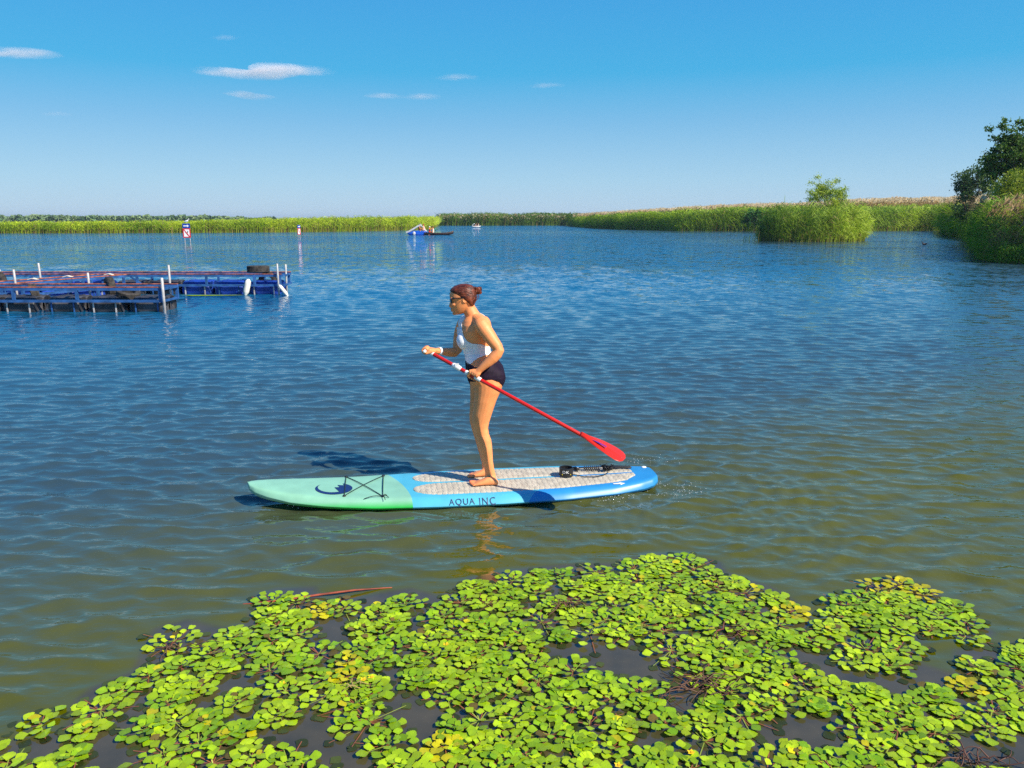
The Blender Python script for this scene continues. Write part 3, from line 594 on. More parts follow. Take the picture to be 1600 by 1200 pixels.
tangle(880, 950, 16, .14, 33, 'small brown tangle of dead stalks near the middle of the mat edge', ((130, 90, 60), (90, 60, 45)))
tangle(275, 1015, 12, .14, 34, 'dead brown stalks trailing at the left tip of the mat', ((120, 84, 60), (84, 60, 45)))
tangle(1530, 1192, 14, .18, 35, 'brown dead stalks at the bottom right of the mat', ((128, 80, 60), (80, 50, 40)))
tangle(550, 1075, 6, .12, 36, 'few pale curled stalks beside a gap left of centre', ((190, 170, 90), (150, 130, 80)))
tangle(800, 875, 1, .0001, 37, 'tiny bit of stalk') if 0 else None
tw = MB(); pts = [at_z(380, 944, .004), at_z(440, 938, .008), at_z(500, 929, .012), at_z(555, 922, .012), at_z(612, 918, .006)]
tw.tube(pts, [.004, .006, .007, .006, .003], 6); tag(tw.build('reed_stem', pmat('dead_reed', lin(150, 72, 50), .6, .4, 10), smooth=True, origin=pts[0]), 'long thin reddish brown stem floating above the left part of the mat', 'stem')
M_PETAL = pmat('yellow_petal', lin(250, 205, 20), .5, .1, 20)
fl = None
FLW = ['right one of two tiny yellow flowers in the dark gap left of centre', 'left one of two tiny yellow flowers in the dark gap left of centre', 'yellow flower left of the dark gap, in the left half of the mat', 'yellow flower right of the large brown tangle of stalks', 'yellow flower near the bottom edge, right of centre',
       'yellow flower in the thick of the mat under the reflection of the woman', 'yellow flower at the very bottom edge in the middle']
for i, (px, py) in enumerate(((580, 1058), (568, 1062), (441, 1068), (1229, 1070), (1080, 1176), (697, 1007), (966, 1196))):
    c = at_z(px, py, .018)
    if fl is None:
        fl = empty('flower', tuple(c)); mb = MB()
        for k in range(5):
            a = k*1.2566; d = Vector((math.cos(a), math.sin(a), .25)); s = Vector((-math.sin(a), math.cos(a), 0)); b = Vector(c)
            mb.add([b, b+d*.010+s*.006, b+d*.019, b+d*.010-s*.006], [(0, 1, 2, 3)])
        mb.build('petals', M_PETAL, fl); f = fl; cm = MB(); cm.ell(Vector(c)+Vector((0, 0, .003)), (.004, .004, .003), None, 8, 5); cm.build('flower_centre', pmat('stamen', lin(230, 150, 20), .6), fl, smooth=True)
    else:
        f = fl.copy(); C.objects.link(f); f.location = c
        for ch in list(fl.children):
            q = ch.copy(); C.objects.link(q); q.parent = f
    tag(f, FLW[i], 'flower', 'yellow flowers among the floating leaves')

# ================================================================ paddle board
DZ = .095                     # deck height over the water
P1, P2 = at_z(540, 761, DZ), at_z(1022, 737, DZ)
ax = (P2-P1)/np.linalg.norm(P2-P1); lat = np.array([-ax[1], ax[0], 0])     # lat points away from the viewer
tnose = np.array([*at_z(388, 768, DZ)[:2], DZ]); BL = float(np.dot(P2-tnose, ax))-.01
B0 = P1 + ax*float(np.dot(tnose-P1, ax))
def bw(u):                     # half width
    t = u/BL
    return float(np.interp(t, [0, .006, .02, .05, .10, .18, .30, .45, .6, .75, .88, .95, .985, 1], [.0, .055, .10, .155, .215, .278, .338, .375, .385, .365, .305, .24, .19, .13]))
def rock(u): t = u/BL; return .085*max(0, 1-t/.34)**2.0+.012*max(0, (t-.85)/.15)**2
def bp3(u, v, z): p = B0+ax*u+lat*v; return Vector((p[0], p[1], z))
def deckz(u, v):
    w = max(bw(u), 1e-3); q = min(1, abs(v)/w); return DZ+rock(u)-.012*q**2-(.055*min(1, .2+.8*w/.22)*max(0, (q-.80)/.20)**2.2)
def hull():
    NU, NS = 110, 32; v = []; f = []
    us = [BL*(.5-.5*math.cos(math.pi*min(1, max(0, i/(NU-1))))) for i in range(NU)]
    for u in us:
        w = bw(u); th = .055*min(1, (w/.12)**.6)
        for k in range(NS):
            a = 2*math.pi*k/NS; c, s = math.cos(a), math.sin(a); cc = math.copysign(abs(c)**.42 if s >= 0 else abs(c)**.5, c)
            y = w*cc
            if s >= 0:
                z = deckz(u, y) if abs(c) < .999 else deckz(u, y)
            else:
                z = DZ+rock(u)-.067*min(1, .2+.8*w/.22)-2*th*abs(s)**.6*.55+.02*abs(cc)*min(1, w/.2)
            v.append(bp3(u, y, z))
    for i in range(NU-1):
        for k in range(NS): f.append((i*NS+k, i*NS+(k+1) % NS, (i+1)*NS+(k+1) % NS, (i+1)*NS+k))
    f.append(tuple(range(NS))); f.append(tuple((NU-1)*NS+k for k in range(NS))); return v, f
def board_mat():
    m = pmat('board_skin', (.5, .5, .5), .38, .1, 5, spec=.5); n = m.node_tree.nodes; L = m.node_tree.links; b = n['Principled BSDF']
    g = n.new('ShaderNodeNewGeometry'); sub = n.new('ShaderNodeVectorMath'); sub.operation = 'SUBTRACT'; L.new(g.outputs['Position'], sub.inputs[0]); sub.inputs[1].default_value = tuple(B0)
    du = n.new('ShaderNodeVectorMath'); du.operation = 'DOT_PRODUCT'; L.new(sub.outputs[0], du.inputs[0]); du.inputs[1].default_value = tuple(ax)
    dv = n.new('ShaderNodeVectorMath'); dv.operation = 'DOT_PRODUCT'; L.new(sub.outputs[0], dv.inputs[0]); dv.inputs[1].default_value = tuple(lat)
    def M(op, a, b_=0.0):
        q = n.new('ShaderNodeMath'); q.operation = op
        for i, v in enumerate((a, b_)):
            if isinstance(v, (int, float)): q.inputs[i].default_value = v
            else: L.new(v, q.inputs[i])
        return q.outputs[0]
    u, v = du.outputs['Value'], dv.outputs['Value']
    # colour borders curve across the board
    e1 = M('ADD', BOUND[0], M('SUBTRACT', M('MULTIPLY', v, -.33), M('MULTIPLY', M('MULTIPLY', v, v), .30)))
    s1 = M('GREATER_THAN', u, e1)
    e2 = M('ADD', BOUND[1], M('ADD', M('MULTIPLY', v, .55), M('MULTIPLY', M('MULTIPLY', v, v), -.7)))
    s2 = M('GREATER_THAN', u, e2)
    nz = n.new('ShaderNodeTexNoise'); nz.inputs['Scale'].default_value = 7; L.new(g.outputs['Position'], nz.inputs[0])
    def mix(f, a, b_):
        q = n.new('ShaderNodeMix'); q.data_type = 'RGBA'; L.new(f, q.inputs[0])
        for i, c in ((6, a), (7, b_)):
            if isinstance(c, tuple): q.inputs[i].default_value = (*c, 1)
            else: L.new(c, q.inputs[i])
        return q.outputs[2]
    c = mix(s1, BC[0], BC[1]); c = mix(s2, c, BC[2])
    # the rail is a stronger green on the nose third
    sz = n.new('ShaderNodeSeparateXYZ'); L.new(g.outputs['Position'], sz.inputs[0]); mlow = n.new('ShaderNodeMapRange'); mlow.inputs[1].default_value = DZ-.02; mlow.inputs[2].default_value = DZ-.06; L.new(sz.outputs[2], mlow.inputs[0]); low = mlow.outputs[0]; grn = M('MULTIPLY', low, M('SUBTRACT', 1.0, s1)); c = mix(grn, c, lin(40, 176, 70))
    dirt = n.new('ShaderNodeMapRange'); dirt.inputs[1].default_value = .3; dirt.inputs[2].default_value = .7; dirt.inputs[3].default_value = .90; dirt.inputs[4].default_value = 1.06; L.new(nz.outputs[0], dirt.inputs[0])
    q = n.new('ShaderNodeMix'); q.data_type = 'RGBA'; q.blend_type = 'MULTIPLY'; q.inputs[0].default_value = 1; L.new(c, q.inputs[6]); L.new(dirt.outputs[0], q.inputs[7]); L.new(q.outputs[2], b.inputs['Base Color'])
    return m
def uv_of(px, py): p = at_z(px, py, DZ); d = p-B0; return float(np.dot(d, ax)), float(np.dot(d, lat))
BOUND = (uv_of(628, 757)[0], uv_of(852, 745)[0]+.10)
BC = (lin(136, 192, 164), lin(80, 178, 206), lin(44, 136, 198))
board = empty('paddle_board', tuple(bp3(BL/2, 0, DZ))); tag(board, 'green and blue stand up paddle board floating under the standing woman', 'paddle board')
hb = MB(); hv, hf = hull(); hb.add(hv, hf); hb.build('hull', board_mat(), board, smooth=True)
# grooved foam pads, each side of a blue centre strip
def pad(side):
    u0, u1 = uv_of(645, 756)[0], uv_of(990, 740)[0]; mb = MB(); N = int((u1-u0)/.0085); NV = 10; v = []; f = []; M_ = []
    for i in range(N+1):
        u = u0+(u1-u0)*i/N; w = bw(u)-.105; gap = .013
        e = min(1, (u-u0)/.22); nose_ = math.sqrt(max(0, 1-(1-e)**2)); mid = (w+gap)/2; tailt = min(1, (u1-u)/.10)
        if side > 0: lo_, hi_ = mid-(mid-gap)*nose_, mid+(w-mid)*nose_
        else: lo_, hi_ = mid-(mid-gap)*nose_, mid+(w-mid)*nose_
        hi_ = gap+(hi_-gap)*(.5+.5*tailt); 
        for k in range(NV+1):
            vv = side*(lo_+(hi_-lo_)*k/NV); ph = ((u+.006*math.sin(vv*90))/.043) % 1; gz = -.0035 if ph < .2 else 0; ed = 0 if 0 < k < NV and 0 < i < N else -.006
            v.append(bp3(u, vv, deckz(u, vv)+.0065+gz+ed))
    for i in range(N):
        for k in range(NV):
            q = (i*(NV+1)+k, (i+1)*(NV+1)+k, (i+1)*(NV+1)+k+1, i*(NV+1)+k+1); f.append(q if side < 0 else q[::-1])
    mb.add(v, f); mb.build('foot_pad', M_FOAM, board, fix=False)
M_FOAM = pmat('foam_pad', lin(184, 177, 160), .85, .16, 14, .002, bscale=60)
pad(1); pad(-1)
# flat marks printed on the board
def printed(name, polys, m, fn, parent, thick=0):
    mb = MB()
    for P in polys: mb.add([fn(*p) for p in P], [tuple(range(len(P)))])
    me = mb.mesh(name, Vector(world_loc(parent))); bm = bmesh.new(); bm.from_mesh(me); bmesh.ops.triangulate(bm, faces=bm.faces); bm.to_mesh(me); bm.free()
    o = bpy.data.objects.new(name, me); C.objects.link(o); me.materials.append(m); o.parent = parent; return o
M_NAVY = pmat('navy_print', lin(20, 42, 96), .5, .1, 20)
# crescent mark with three claw points
def crescent():
    cu, cv = uv_of(522, 766); S = .125; up = []; ps = []
    # (a, b): a to the right along the board, b away from the viewer
    outer = [(math.cos(R(t)), math.sin(R(t))) for t in range(140, 415, 9)]
    inner = [(.12, .52), (.50, .30), (.20, .28), (.62, -.05), (.30, -.02)] 
    inn = [(-.08+.80*math.cos(R(t)), .20+.86*math.sin(R(t))) for t in range(318, 149, -9)]
    return [[(cu+S*1.15*a, cv+S*b*1.02) for a, b in outer+[(.42, .92), (.52, .55), (.15, .62), (.30, .22), (.02, .18)]+[q for q in inn if q[0] < .42]]]
dk = lambda off: (lambda u, v: bp3(u, v, deckz(u, v)+off))
cr_ = printed('emblem', crescent(), M_NAVY, dk(.003), board)
# rail lettering
def text_polys(body, font_shear=0):
    cu = bpy.data.curves.new('t', 'FONT'); cu.body = body; cu.size = 1; cu.space_character = 1.15; cu.resolution_u = 3; ob = bpy.data.objects.new('t', cu); C.objects.link(ob)
    me = bpy.data.meshes.new_from_object(ob.evaluated_get(bpy.context.evaluated_depsgraph_get())); v = np.array([p.co[:2] for p in me.vertices]); f = [tuple(p.vertices) for p in me.polygons]
    bpy.data.objects.remove(ob); bpy.data.meshes.remove(me); return v, f
def text_obj(name, body, m, fn, parent, w=None, h=None):
    """text scaled to w x h, then mapped by fn(x, y)"""
    v, f = text_polys(body); lo, hi = v.min(0), v.max(0); v = (v-lo)/(hi-lo)*[w, h]
    mb = MB(); mb.add([fn(*p) for p in v], f); return mb.build(name, m, parent, fix=False)
ua = uv_of(704, 790)[0]; 
def railfn(x, y):
    u = ua+x*1; w = bw(u); q = y/.055   # 0 bottom .. 1 top of the letters
    # near rail: outermost line at z = deckz(w); walk up the curve
    q = min(1, max(0, q)); s = 1-q*.10; vv = -w*s; z = deckz(u, vv)-.006*(1-q); return bp3(u, vv, z)+Vector((0, -.005, .003))
text_obj('rail_lettering', 'AQUA', M_NAVY, railfn, board, .20, .055); text_obj('rail_lettering', 'INC', M_NAVY, lambda x, y: railfn(x+.235, y), board, .125, .055)
M_WHITE = pmat('white_print', (.85, .85, .85), .4, .05)
ub, vb = uv_of(958, 755); arrow = [(0, -.012), (.055, -.016), (.06, -.024), (.10, -.004), (.06, .018), (.055, .010), (0, .002)]
printed('white_arrow', [[(ub+a, vb+b) for a, b in arrow]], M_WHITE, lambda u, v: bp3(u, v, deckz(u, v)+.004), board)  # white arrow-shaped patch laid just above the near rail
uc, vc = uv_of(1006, 731); vm_ = MB(); vm_.ell(bp3(uc, vc, deckz(uc, vc)+.002), (.022, .022, .006), None, 16, 8); vm_.build('valve', M_WHITE, board, smooth=True)
# deck bungee
M_CORD = pmat('dark_cord', (.015, .03, .02), .6, .2, 20); M_BLACK = pmat('black_plastic', (.012, .012, .014), .45, .2, 20)
A_, B_, C_, D_ = (uv_of(*p) for p in ((541, 746), (599, 743), (538, 776), (598, 775)))
def dline(p, q, h=.004, sag=.004):
    return [bp3(p[0]+(q[0]-p[0])*t, p[1]+(q[1]-p[1])*t, deckz(p[0]+(q[0]-p[0])*t, p[1]+(q[1]-p[1])*t)+h+.004*math.sin(math.pi*t)) for t in np.linspace(0, 1, 9)]
bm_ = MB()
for p, q in ((A_, C_), (B_, D_), (A_, D_), (B_, C_)): bm_.tube(dline(p, q), .0035, 6)
for q in ((-.14, -.035), (.02, -.075), (.045, -.03), (.03, .02)):
    bm_.tube([bp3(D_[0]+q[0]*t, D_[1]+q[1]*t, deckz(D_[0], D_[1])+.004+.012*math.sin(math.pi*t)) for t in np.linspace(0, 1, 7)], .003, 6)
bm_.build('bungee_cord', M_CORD, board, smooth=True)
for p in (A_, B_, C_, D_):
    t = MB(); t.ell(bp3(p[0], p[1], deckz(*p)+.004), (.014, .014, .008), None, 12, 6); t.build('anchor_ring', M_BLACK, board, smooth=True)
# small nose plug
un, vn_ = uv_of(411, 757); t = MB(); t.ell(bp3(un, vn_, deckz(un, vn_)+.001), (.012, .008, .004), None, 12, 6); t.build('plug', M_CORD, board, smooth=True)
# leash: cuff, coils and the cord to the tail
leash = empty('leash', tuple(at_z(885, 742, DZ+.01))); tag(leash, 'black coiled ankle leash with cuff lying on the pale foot pad', 'leash')
zt = DZ+.012; cpos = at_z(884.5, 743, zt); cm = MB(); n = 30; v = []; f = []
for k in range(n):
    a = 2*math.pi*k/n; ca, sa = math.cos(a), math.sin(a)
    for r, z in ((.058, 0), (.058, .072), (.050, .072), (.050, 0)): v.append((cpos[0]+r*ca, cpos[1]+r*sa*.9, cpos[2]+z))
for k in range(n):
    for i in range(4): f.append((k*4+i, ((k+1) % n)*4+i, ((k+1) % n)*4+(i+1) % 4, k*4+(i+1) % 4))
cm.add(v, f); cuff = cm.build('cuff', M_BLACK, leash, smooth=False)
def cuffn(x, y): a = R(-90)+(x-.032)/.058; return Vector((cpos[0]+.0605*math.cos(a), cpos[1]+.0605*.9*math.sin(a), cpos[2]+.034+y))
text_obj('cuff_mark', 'DK', M_WHITE, cuffn, leash, .052, .022); M_YEL = pmat('yellow_print', lin(220, 200, 40), .5, .05)
printed('cuff_mark', [[(-.006, -.016), (.07, -.016), (.07, -.006), (-.006, -.006)]], M_YEL, cuffn, leash)
def coil(p, q, r, turns, w=.0035):
    p, q = Vector(p), Vector(q); d = (q-p); e = d.normalized(); s = e.cross(Vector((0, 0, 1))).normalized(); u = s.cross(e); mb = MB(); N = turns*12
    mb.tube([p+d*(i/N)+s*(r*math.cos(2*math.pi*i/12))+u*(r+r*math.sin(2*math.pi*i/12)) for i in range(N+1)], w, 6); return mb
c1, c2, c3, c4 = (at_z(*q, zt) for q in ((900, 735), (912, 735), (937, 735), (962, 733)))
mbk = coil(c2, c3, .019, 8); mbk.build('coil', M_BLACK, leash, smooth=True)
for cc, r, n_, sd in ((c1, .034, 60, 1), (at_z(948, 735, zt), .045, 90, 2), (at_z(955, 732, zt), .03, 50, 3)):
    rs = np.random.default_rng(sd); P = [Vector(cc)+Vector((rs.normal(0, r*.5), rs.normal(0, r*.5), abs(rs.normal(r*.5, r*.3)))) for _ in range(n_)]
    mm = MB(); mm.tube(P, .0032, 5); mm.build('coil', M_BLACK, leash, smooth=True)
mm = MB(); mm.tube([at_z(x, y, zt+.004) for x, y in ((892, 741), (900, 742), (912, 745), (928, 745), (944, 742), (950, 738))], .004, 6)
mm.tube([at_z(x, y, zt+.012) for x, y in ((905, 731), (925, 730), (945, 729), (965, 728), (984, 729))], .006, 6); mm.tube([at_z(x, y, zt+.012) for x, y in ((952, 731), (968, 730), (985, 730.5))], .010, 6); mm.build('cord', M_BLACK, leash, smooth=True)
# spray and drops behind the tail
def drops(label, spots, n, seed, rmin=.0015, rmax=.0045, up=.04):
    rs = np.random.default_rng(seed); mb = MB()
    for i in range(n):
        px, py, sx, sy = spots[rs.integers(len(spots))]; c = at_z(px+rs.normal(0, sx), py+rs.normal(0, sy), 0); r = rs.uniform(rmin, rmax); c[2] = abs(rs.normal(0, up))+.006; mb.ell(c, (r, r, r*1.1), None, 6, 4)
    o = mb.build('water_drops', M_DROP, smooth=True); tag(o, label, 'water drops', kind='stuff')
M_DROP = pmat('water_drop', (.75, .8, .82), .05, .05, 5, spec=1.0)
drops('bright drops splashing off the near rail by the tail', [(958, 770, 14, 4), (950, 783, 20, 2.5), (985, 776, 20, 2), (1010, 757, 10, 2)], 120, 41, .001, .003, .006)
drops('spray of drops behind the tail where the fin churns', [(1075, 770, 13, 3), (1060, 762, 20, 4), (1050, 775, 18, 2)], 90, 42, .001, .003, .006)
drops('drops dripping from the raised blade over the tail', [(1010, 716, 18, 3), (1040, 722, 20, 3), (990, 722, 8, 2)], 60, 43, .001, .003, .01)
drops('fine bubbles along the waterline of the green nose', [(470, 791, 18, 1.2), (560, 795, 40, .8), (485, 791, 10, 1)], 80, 44, .001, .003, .006)

# ================================================================ the paddler
YC = 6.02                     # middle plane of the body
def remesh(mb, name, m, parent, vox, smooth_it=3, origin=None):
    o = mb.build('tmp', m, origin=(0, 0, 0)); r = o.modifiers.new('r', 'REMESH'); r.mode = 'VOXEL'; r.voxel_size = vox; r.use_smooth_shade = True
    s = o.modifiers.new('s', 'SMOOTH'); s.factor = .5; s.iterations = smooth_it
    me = bpy.data.meshes.new_from_object(o.evaluated_get(bpy.context.evaluated_depsgraph_get())); bpy.data.objects.remove(o)
    n = len(me.vertices); co = np.zeros(n*3, np.float32); me.vertices.foreach_get('co', co); co = co.reshape(-1, 3)
    if parent is not None: co -= np.array(world_loc(parent), np.float32)
    elif origin is not None: co -= np.array(origin, np.float32)
    me.vertices.foreach_set('co', co.ravel()); me.name = name; me.polygons.foreach_set('use_smooth', np.ones(len(me.polygons), bool)); me.update()
    q = bpy.data.objects.new(name, me); C.objects.link(q)
    if not me.materials: me.materials.append(m)
    if parent is not None: q.parent = parent
    elif origin is not None: q.location = origin
    return q
PM = lambda Y: FPX/(Y*cp+1.2*sp)         # pixels per metre at depth Y
def FB(f, b, hw, Y, yb=None):
    """ring from front point f and back point b (photo pixels) with half width hw"""
    F = Vector(at_Y(f[0], f[1], Y)); B = Vector(at_Y(b[0], b[1], Y)); return ((F+B)/2, (B-F)/2, Vector((0, hw, 0)))
SKIN = pmat('skin', lin(240, 152, 94), .5, .10, 11, .0006, spec=.45, bscale=150, sss=.04)
body = MB()
# torso
tor = [((744, 613), (776, 611), .10), ((737, 603), (784, 603), .15), ((731.5, 592), (788, 591), .180), ((729.5, 583), (788, 583), .182), ((728.3, 574), (785.5, 573), .176), ((727.6, 564), (778, 563), .160), ((727, 556), (770, 555), .142),
       ((725, 549), (765.5, 549), .132), ((721.5, 541), (765.5, 540), .134), ((718.5, 533), (767.5, 530), .146), ((718, 524), (768.5, 520), .155), ((719, 515), (768, 511), .162), ((720.5, 507), (764, 502), .150), ((724, 500.5), (757, 494), .115), ((727, 496), (749, 489), .070)]
body.loft([FB(f, b, hw, YC) for f, b, hw in tor], 32, 2.25)
pp = lambda x, y, Y: Vector(at_Y(x, y, Y))
# breasts, buttocks
for s in (-1, 1):
    body.ell(pp(724.5, 533, YC+s*.066), (.052, .070, .066), Matrix.Rotation(R(-15), 3, 'Y'))
    body.ell(pp(770, 590, YC+s*.085), (.098, .088, .10))
# neck
body.tube([pp(741, 500, YC), pp(737.5, 491, YC), pp(732.5, 482, YC), pp(729, 472, YC)], [.070, .056, .052, .054], 20)
# shoulders and shoulder blades
body.tube([pp(744, 499, YC-.05), pp(750, 504, YC-.125), pp(752, 509, YC-.165)], [.045, .055, .056], 18)
body.tube([pp(738, 498, YC+.05), pp(728, 502, YC+.125), pp(722.5, 507, YC+.165)], [.045, .050, .049], 18)
body.ell(pp(758, 512, YC-.08), (.05, .07, .09))
# near (left) arm
NEARH = Vector(at_Y(740.5, 588.5, 5.80)); FARH = Vector(at_Y(668.5, 550, 5.97))
arm1 = [(751, 506, -.160, .055), (757, 515, -.180, .057), (764.5, 525, -.195, .053), (771, 534, -.21, .047), (777.0, 542, -.222, .043), (779.3, 547.5, -.228, .0425), (776, 553.5, -.232, .0430), (770, 559.5, -.235, .0425), (763, 566, -.236, .037), (756.5, 571.5, -.236, .0305), (750.5, 577, -.236, .0255), (746.5, 581, -.234, .026)]
body.tube([pp(x, y, YC+d) for x, y, d, r in arm1], [r for *_, r in arm1], 18)
# far (right) arm
arm2 = [(723, 506, .165, .047), (719.5, 516, .185, .048), (717, 527, .195, .045), (715.5, 538, .19, .041), (714.5, 546.5, .18, .040), (709.5, 550.5, .155, .040), (702, 550.5, .11, .037), (694, 549.3, .06, .030), (687, 548.5, .015, .0245), (681, 548.5, -.015, .025)]
body.tube([pp(x, y, YC+d) for x, y, d, r in arm2], [r for *_, r in arm2], 18)
# legs
legn = [((733, 590), (785, 590), .095), ((740.5, 600), (786.3, 600), .098), ((741.5, 612), (782, 612), .094), ((740.8, 625), (776, 625), .088), ((739.6, 638), (771.5, 638), .080), ((738, 650), (767.5, 650), .071), ((737.6, 659), (764.3, 660), .063), ((739.0, 668), (762.6, 669), .058), ((741.2, 677), (764, 678), .055), ((744, 687), (767.5, 687), .058), ((746.8, 697), (768.9, 697), .057), ((750, 709), (769.6, 708), .050), ((753.5, 721), (770.2, 720), .042), ((756.5, 731), (771.6, 730), .036), ((758, 739), (773.5, 738), .034), ((758, 748), (775.5, 748), .034)]
legf = [((730, 588), (782, 588), .095), ((734, 600), (778, 600), .095), ((734.6, 612), (772, 612), .088), ((734.6, 625), (768, 625), .082), ((734, 638), (763, 638), .074), ((733.2, 649), (760, 649), .066), ((733.8, 658), (758, 658), .060), ((736.3, 668), (757.5, 668), .055), ((739.5, 678), (760, 678), .054), ((742.6, 688), (763, 688), .056), ((745.5, 698), (764, 698), .054), ((748.5, 708), (764.5, 708), .047), ((751.5, 718), (765, 718), .039), ((753, 726), (765.5, 726), .035), ((753, 735), (767, 735), .034)]
def legrings(L_, d0, d1):
    n = len(L_); return [FB(f, b, hw, YC+d0+(d1-d0)*i/(n-1)) for i, (f, b, hw) in enumerate(L_)]
body.loft(legrings(legn, -.088, -.105)[::-1], 22, 2.1); body.loft(legrings(legf, .088, .108)[::-1], 22, 2.1)
# feet: heel to toes on the pad
def foot(xh, xt, y, dY):
    Z = DZ+.008; hp = Vector(at_z(xh, y, Z)); tp = Vector(at_z(xt, y+.8, Z)); d = tp-hp; d.z = 0; L_ = d.length; e = d/L_; s = Vector((-e.y, e.x, 0)); up = Vector((0, 0, 1))
    prof = [(.00, .010, .030, .020), (.05, .026, .044, .030), (.14, .034, .060, .034), (.27, .032, .072, .0355), (.40, .031, .064, .037), (.53, .027, .048, .041), (.66, .021, .036, .045), (.76, .016, .026, .046), (.83, .011, .018, .043)]
    body.loft([(hp+e*(L_*t)+up*(hz/2), up*(hz/2), s*w) for t, _, hz, w in prof], 18, 2.3)
    tips = []
    for k in range(5):   # big toe on the inner side
        side = (k-2)/2*.037; big = k == 0; sd = side*(-1 if dY < 0 else 1)*-1
        t0, t1 = .74, [1.0, .985, .955, .92, .88][k]; r = [.0125, .0092, .0086, .0080, .0078][k]
        a = hp+e*(L_*t0)+s*sd*.9+up*.013; b = hp+e*(L_*(t0+t1)/2)+s*sd+up*.014; c = hp+e*(L_*t1-r)+s*sd*1.02+up*(r+.001)
        body.tube([a, b, c], [r*1.05, r, r], 10); tips.append((c+up*r*.72+e*r*.25, e, s, r))
    return tips
toes = foot(778.5, 732.5, 757.0, -1)+foot(773.5, 729.5, 743.3, 1)
# head
hd = [((717, 445.5), (731, 444.5), .030), ((709.5, 449), (738, 447.5), .052), ((705, 453), (741.5, 452), .066), ((702.8, 458), (743, 457.5), .073), ((702.4, 463), (743.2, 463), .0745), ((703.6, 467), (742.6, 468), .0735), ((704.6, 471), (741.5, 472), .070), ((705.5, 475), (739.5, 476), .066), ((706.3, 479), (737, 480), .061), ((707.0, 483), (734, 483), .054), ((708, 487), (730, 486.5), .044), ((709.3, 490), (724, 489.5), .031), ((711, 491.8), (718, 491.2), .018)]
body.loft([FB(f, b, hw, YC) for f, b, hw in hd], 28, 2.15)
body.loft([FB((703.6, 467.5), (709, 468.5), .008, YC), FB((702.9, 472), (710, 473), .011, YC), FB((701.6, 476.3), (711, 477), .014, YC), FB((701.2, 479.0), (711, 480), .017, YC), FB((704.6, 481.2), (711, 481.2), .013, YC)], 14)   # nose
body.tube([pp(706.2, 483.6, YC-.02), pp(704.9, 483.4, YC), pp(706.2, 483.6, YC+.02)], [.0045, .0065, .0045], 8)   # lips
body.tube([pp(706.8, 486.0, YC-.018), pp(705.6, 485.9, YC), pp(706.8, 486.0, YC+.018)], [.0045, .0066, .0045], 8)
body.ell(pp(710.2, 489.6, YC), (.018, .020, .014))     # chin
for s in (-1, 1):   # ears, cheekbones, brows
    e = pp(726.5, 469.5, YC+s*.073); mm_ = MB(); body.lathe([(.017, -.004), (.021, .0), (.017, .004), (.012, .0)], e, (0.25, s, .05), 16); body.ell(e+Vector((.0, -s*.004, -.002)), (.012, .007, .019))
    body.ell(pp(709.5, 475.5, YC+s*.040), (.022, .018, .017)); body.ell(pp(705.5, 466.3, YC+s*.030), (.010, .026, .009))
# hands closed round the shaft
tipB = Vector(at_Y(977.5, 711.5, 5.30)); GRIP = Vector(at_Y(665.5, 547, 5.975)); sd_ = (NEARH-FARH).normalized()
SH0 = FARH+(FARH-NEARH).normalized()*.012
def hand(c, axd, wrist, out, thumb_dir, r0=.0145, finger_r=.0088, flip=1):
    """c: grip centre on the bar, axd: bar direction, wrist: wrist point, out: direction from bar to the knuckles"""
    axd = axd.normalized(); out = (out-axd*out.dot(axd)).normalized(); w = axd.cross(out)*flip
    kn = []
    for i in range(4):
        off = (i-1.5)*.0195; R_ = r0+finger_r; cc = c+axd*off; pts = []
        for k in range(9):
            a = R(-18+ (232+[0, 12, 6, -14][i])*k/8); rr = R_*(1.12 if k in (2, 5) else 1.0)
            pts.append(cc+out*(math.cos(a)*rr)+w*(math.sin(a)*rr))
        body.tube([cc+out*(R_+.012)-w*.012]+pts, [finger_r*1.15]+[finger_r*(1.05-.025*k) for k in range(9)], 9); kn.append(cc+out*(R_+.012)-w*.012)
    km = (kn[0]+kn[3])/2; back = (wrist-km)
    body.loft([(km+back*t, axd*a, (out.cross(axd)).normalized()*0+out*b+w*0) for t, a, b in ((-.06, .030, .008), (.0, .040, .016), (.30, .042, .020), (.65, .036, .022), (1.0, .026, .022), (1.15, .024, .022))], 16, 2.4)
    a0 = km+back*.75+thumb_dir*.024; t1 = km+back*.35+thumb_dir*.044-w*.004; t2 = c+thumb_dir*.040-w*(r0+.008); t3 = c+thumb_dir*.030-w*(r0-.002)-out*(r0+.004)
    body.tube([a0, t1, t2, t3], [.015, .0125, .0105, .0095], 10)
wn = pp(747.5, 580, YC-.234); hand(NEARH, sd_, wn, (wn-NEARH).normalized()+Vector((0, -.75, .25)), -sd_, flip=-1)
gax = Vector((.12, 1, .05)).normalized(); wf = pp(682.5, 548.8, YC-.012); gc = GRIP+Vector((0, 0, 0))
hand(gc, gax, wf, (wf-gc).normalized()*.9+Vector((.1, 0, .75)), -gax, r0=.0135, flip=-1)
wroot = Vector(at_z(757, 752, DZ+.008)); person = remesh(body, 'person', SKIN, None, .0042, 3, origin=wroot)
tag(person, 'barefoot woman in one shouldered white and dark swimsuit standing on the board, holding the paddle', 'person')
def body_arrays():
    me = person.data; n = len(me.vertices); co = np.zeros(n*3, np.float32); me.vertices.foreach_get('co', co); no = np.zeros(n*3, np.float32); me.vertices.foreach_get('normal', no)
    return co.reshape(-1, 3)+np.array(wroot, np.float32), no.reshape(-1, 3)
BCO, BNO = body_arrays()
BPX, BPY = proj(BCO*[1, 0, 1]+[0, YC, 0]); BD = BCO[:, 1]-YC      # side elevation coordinates and depth
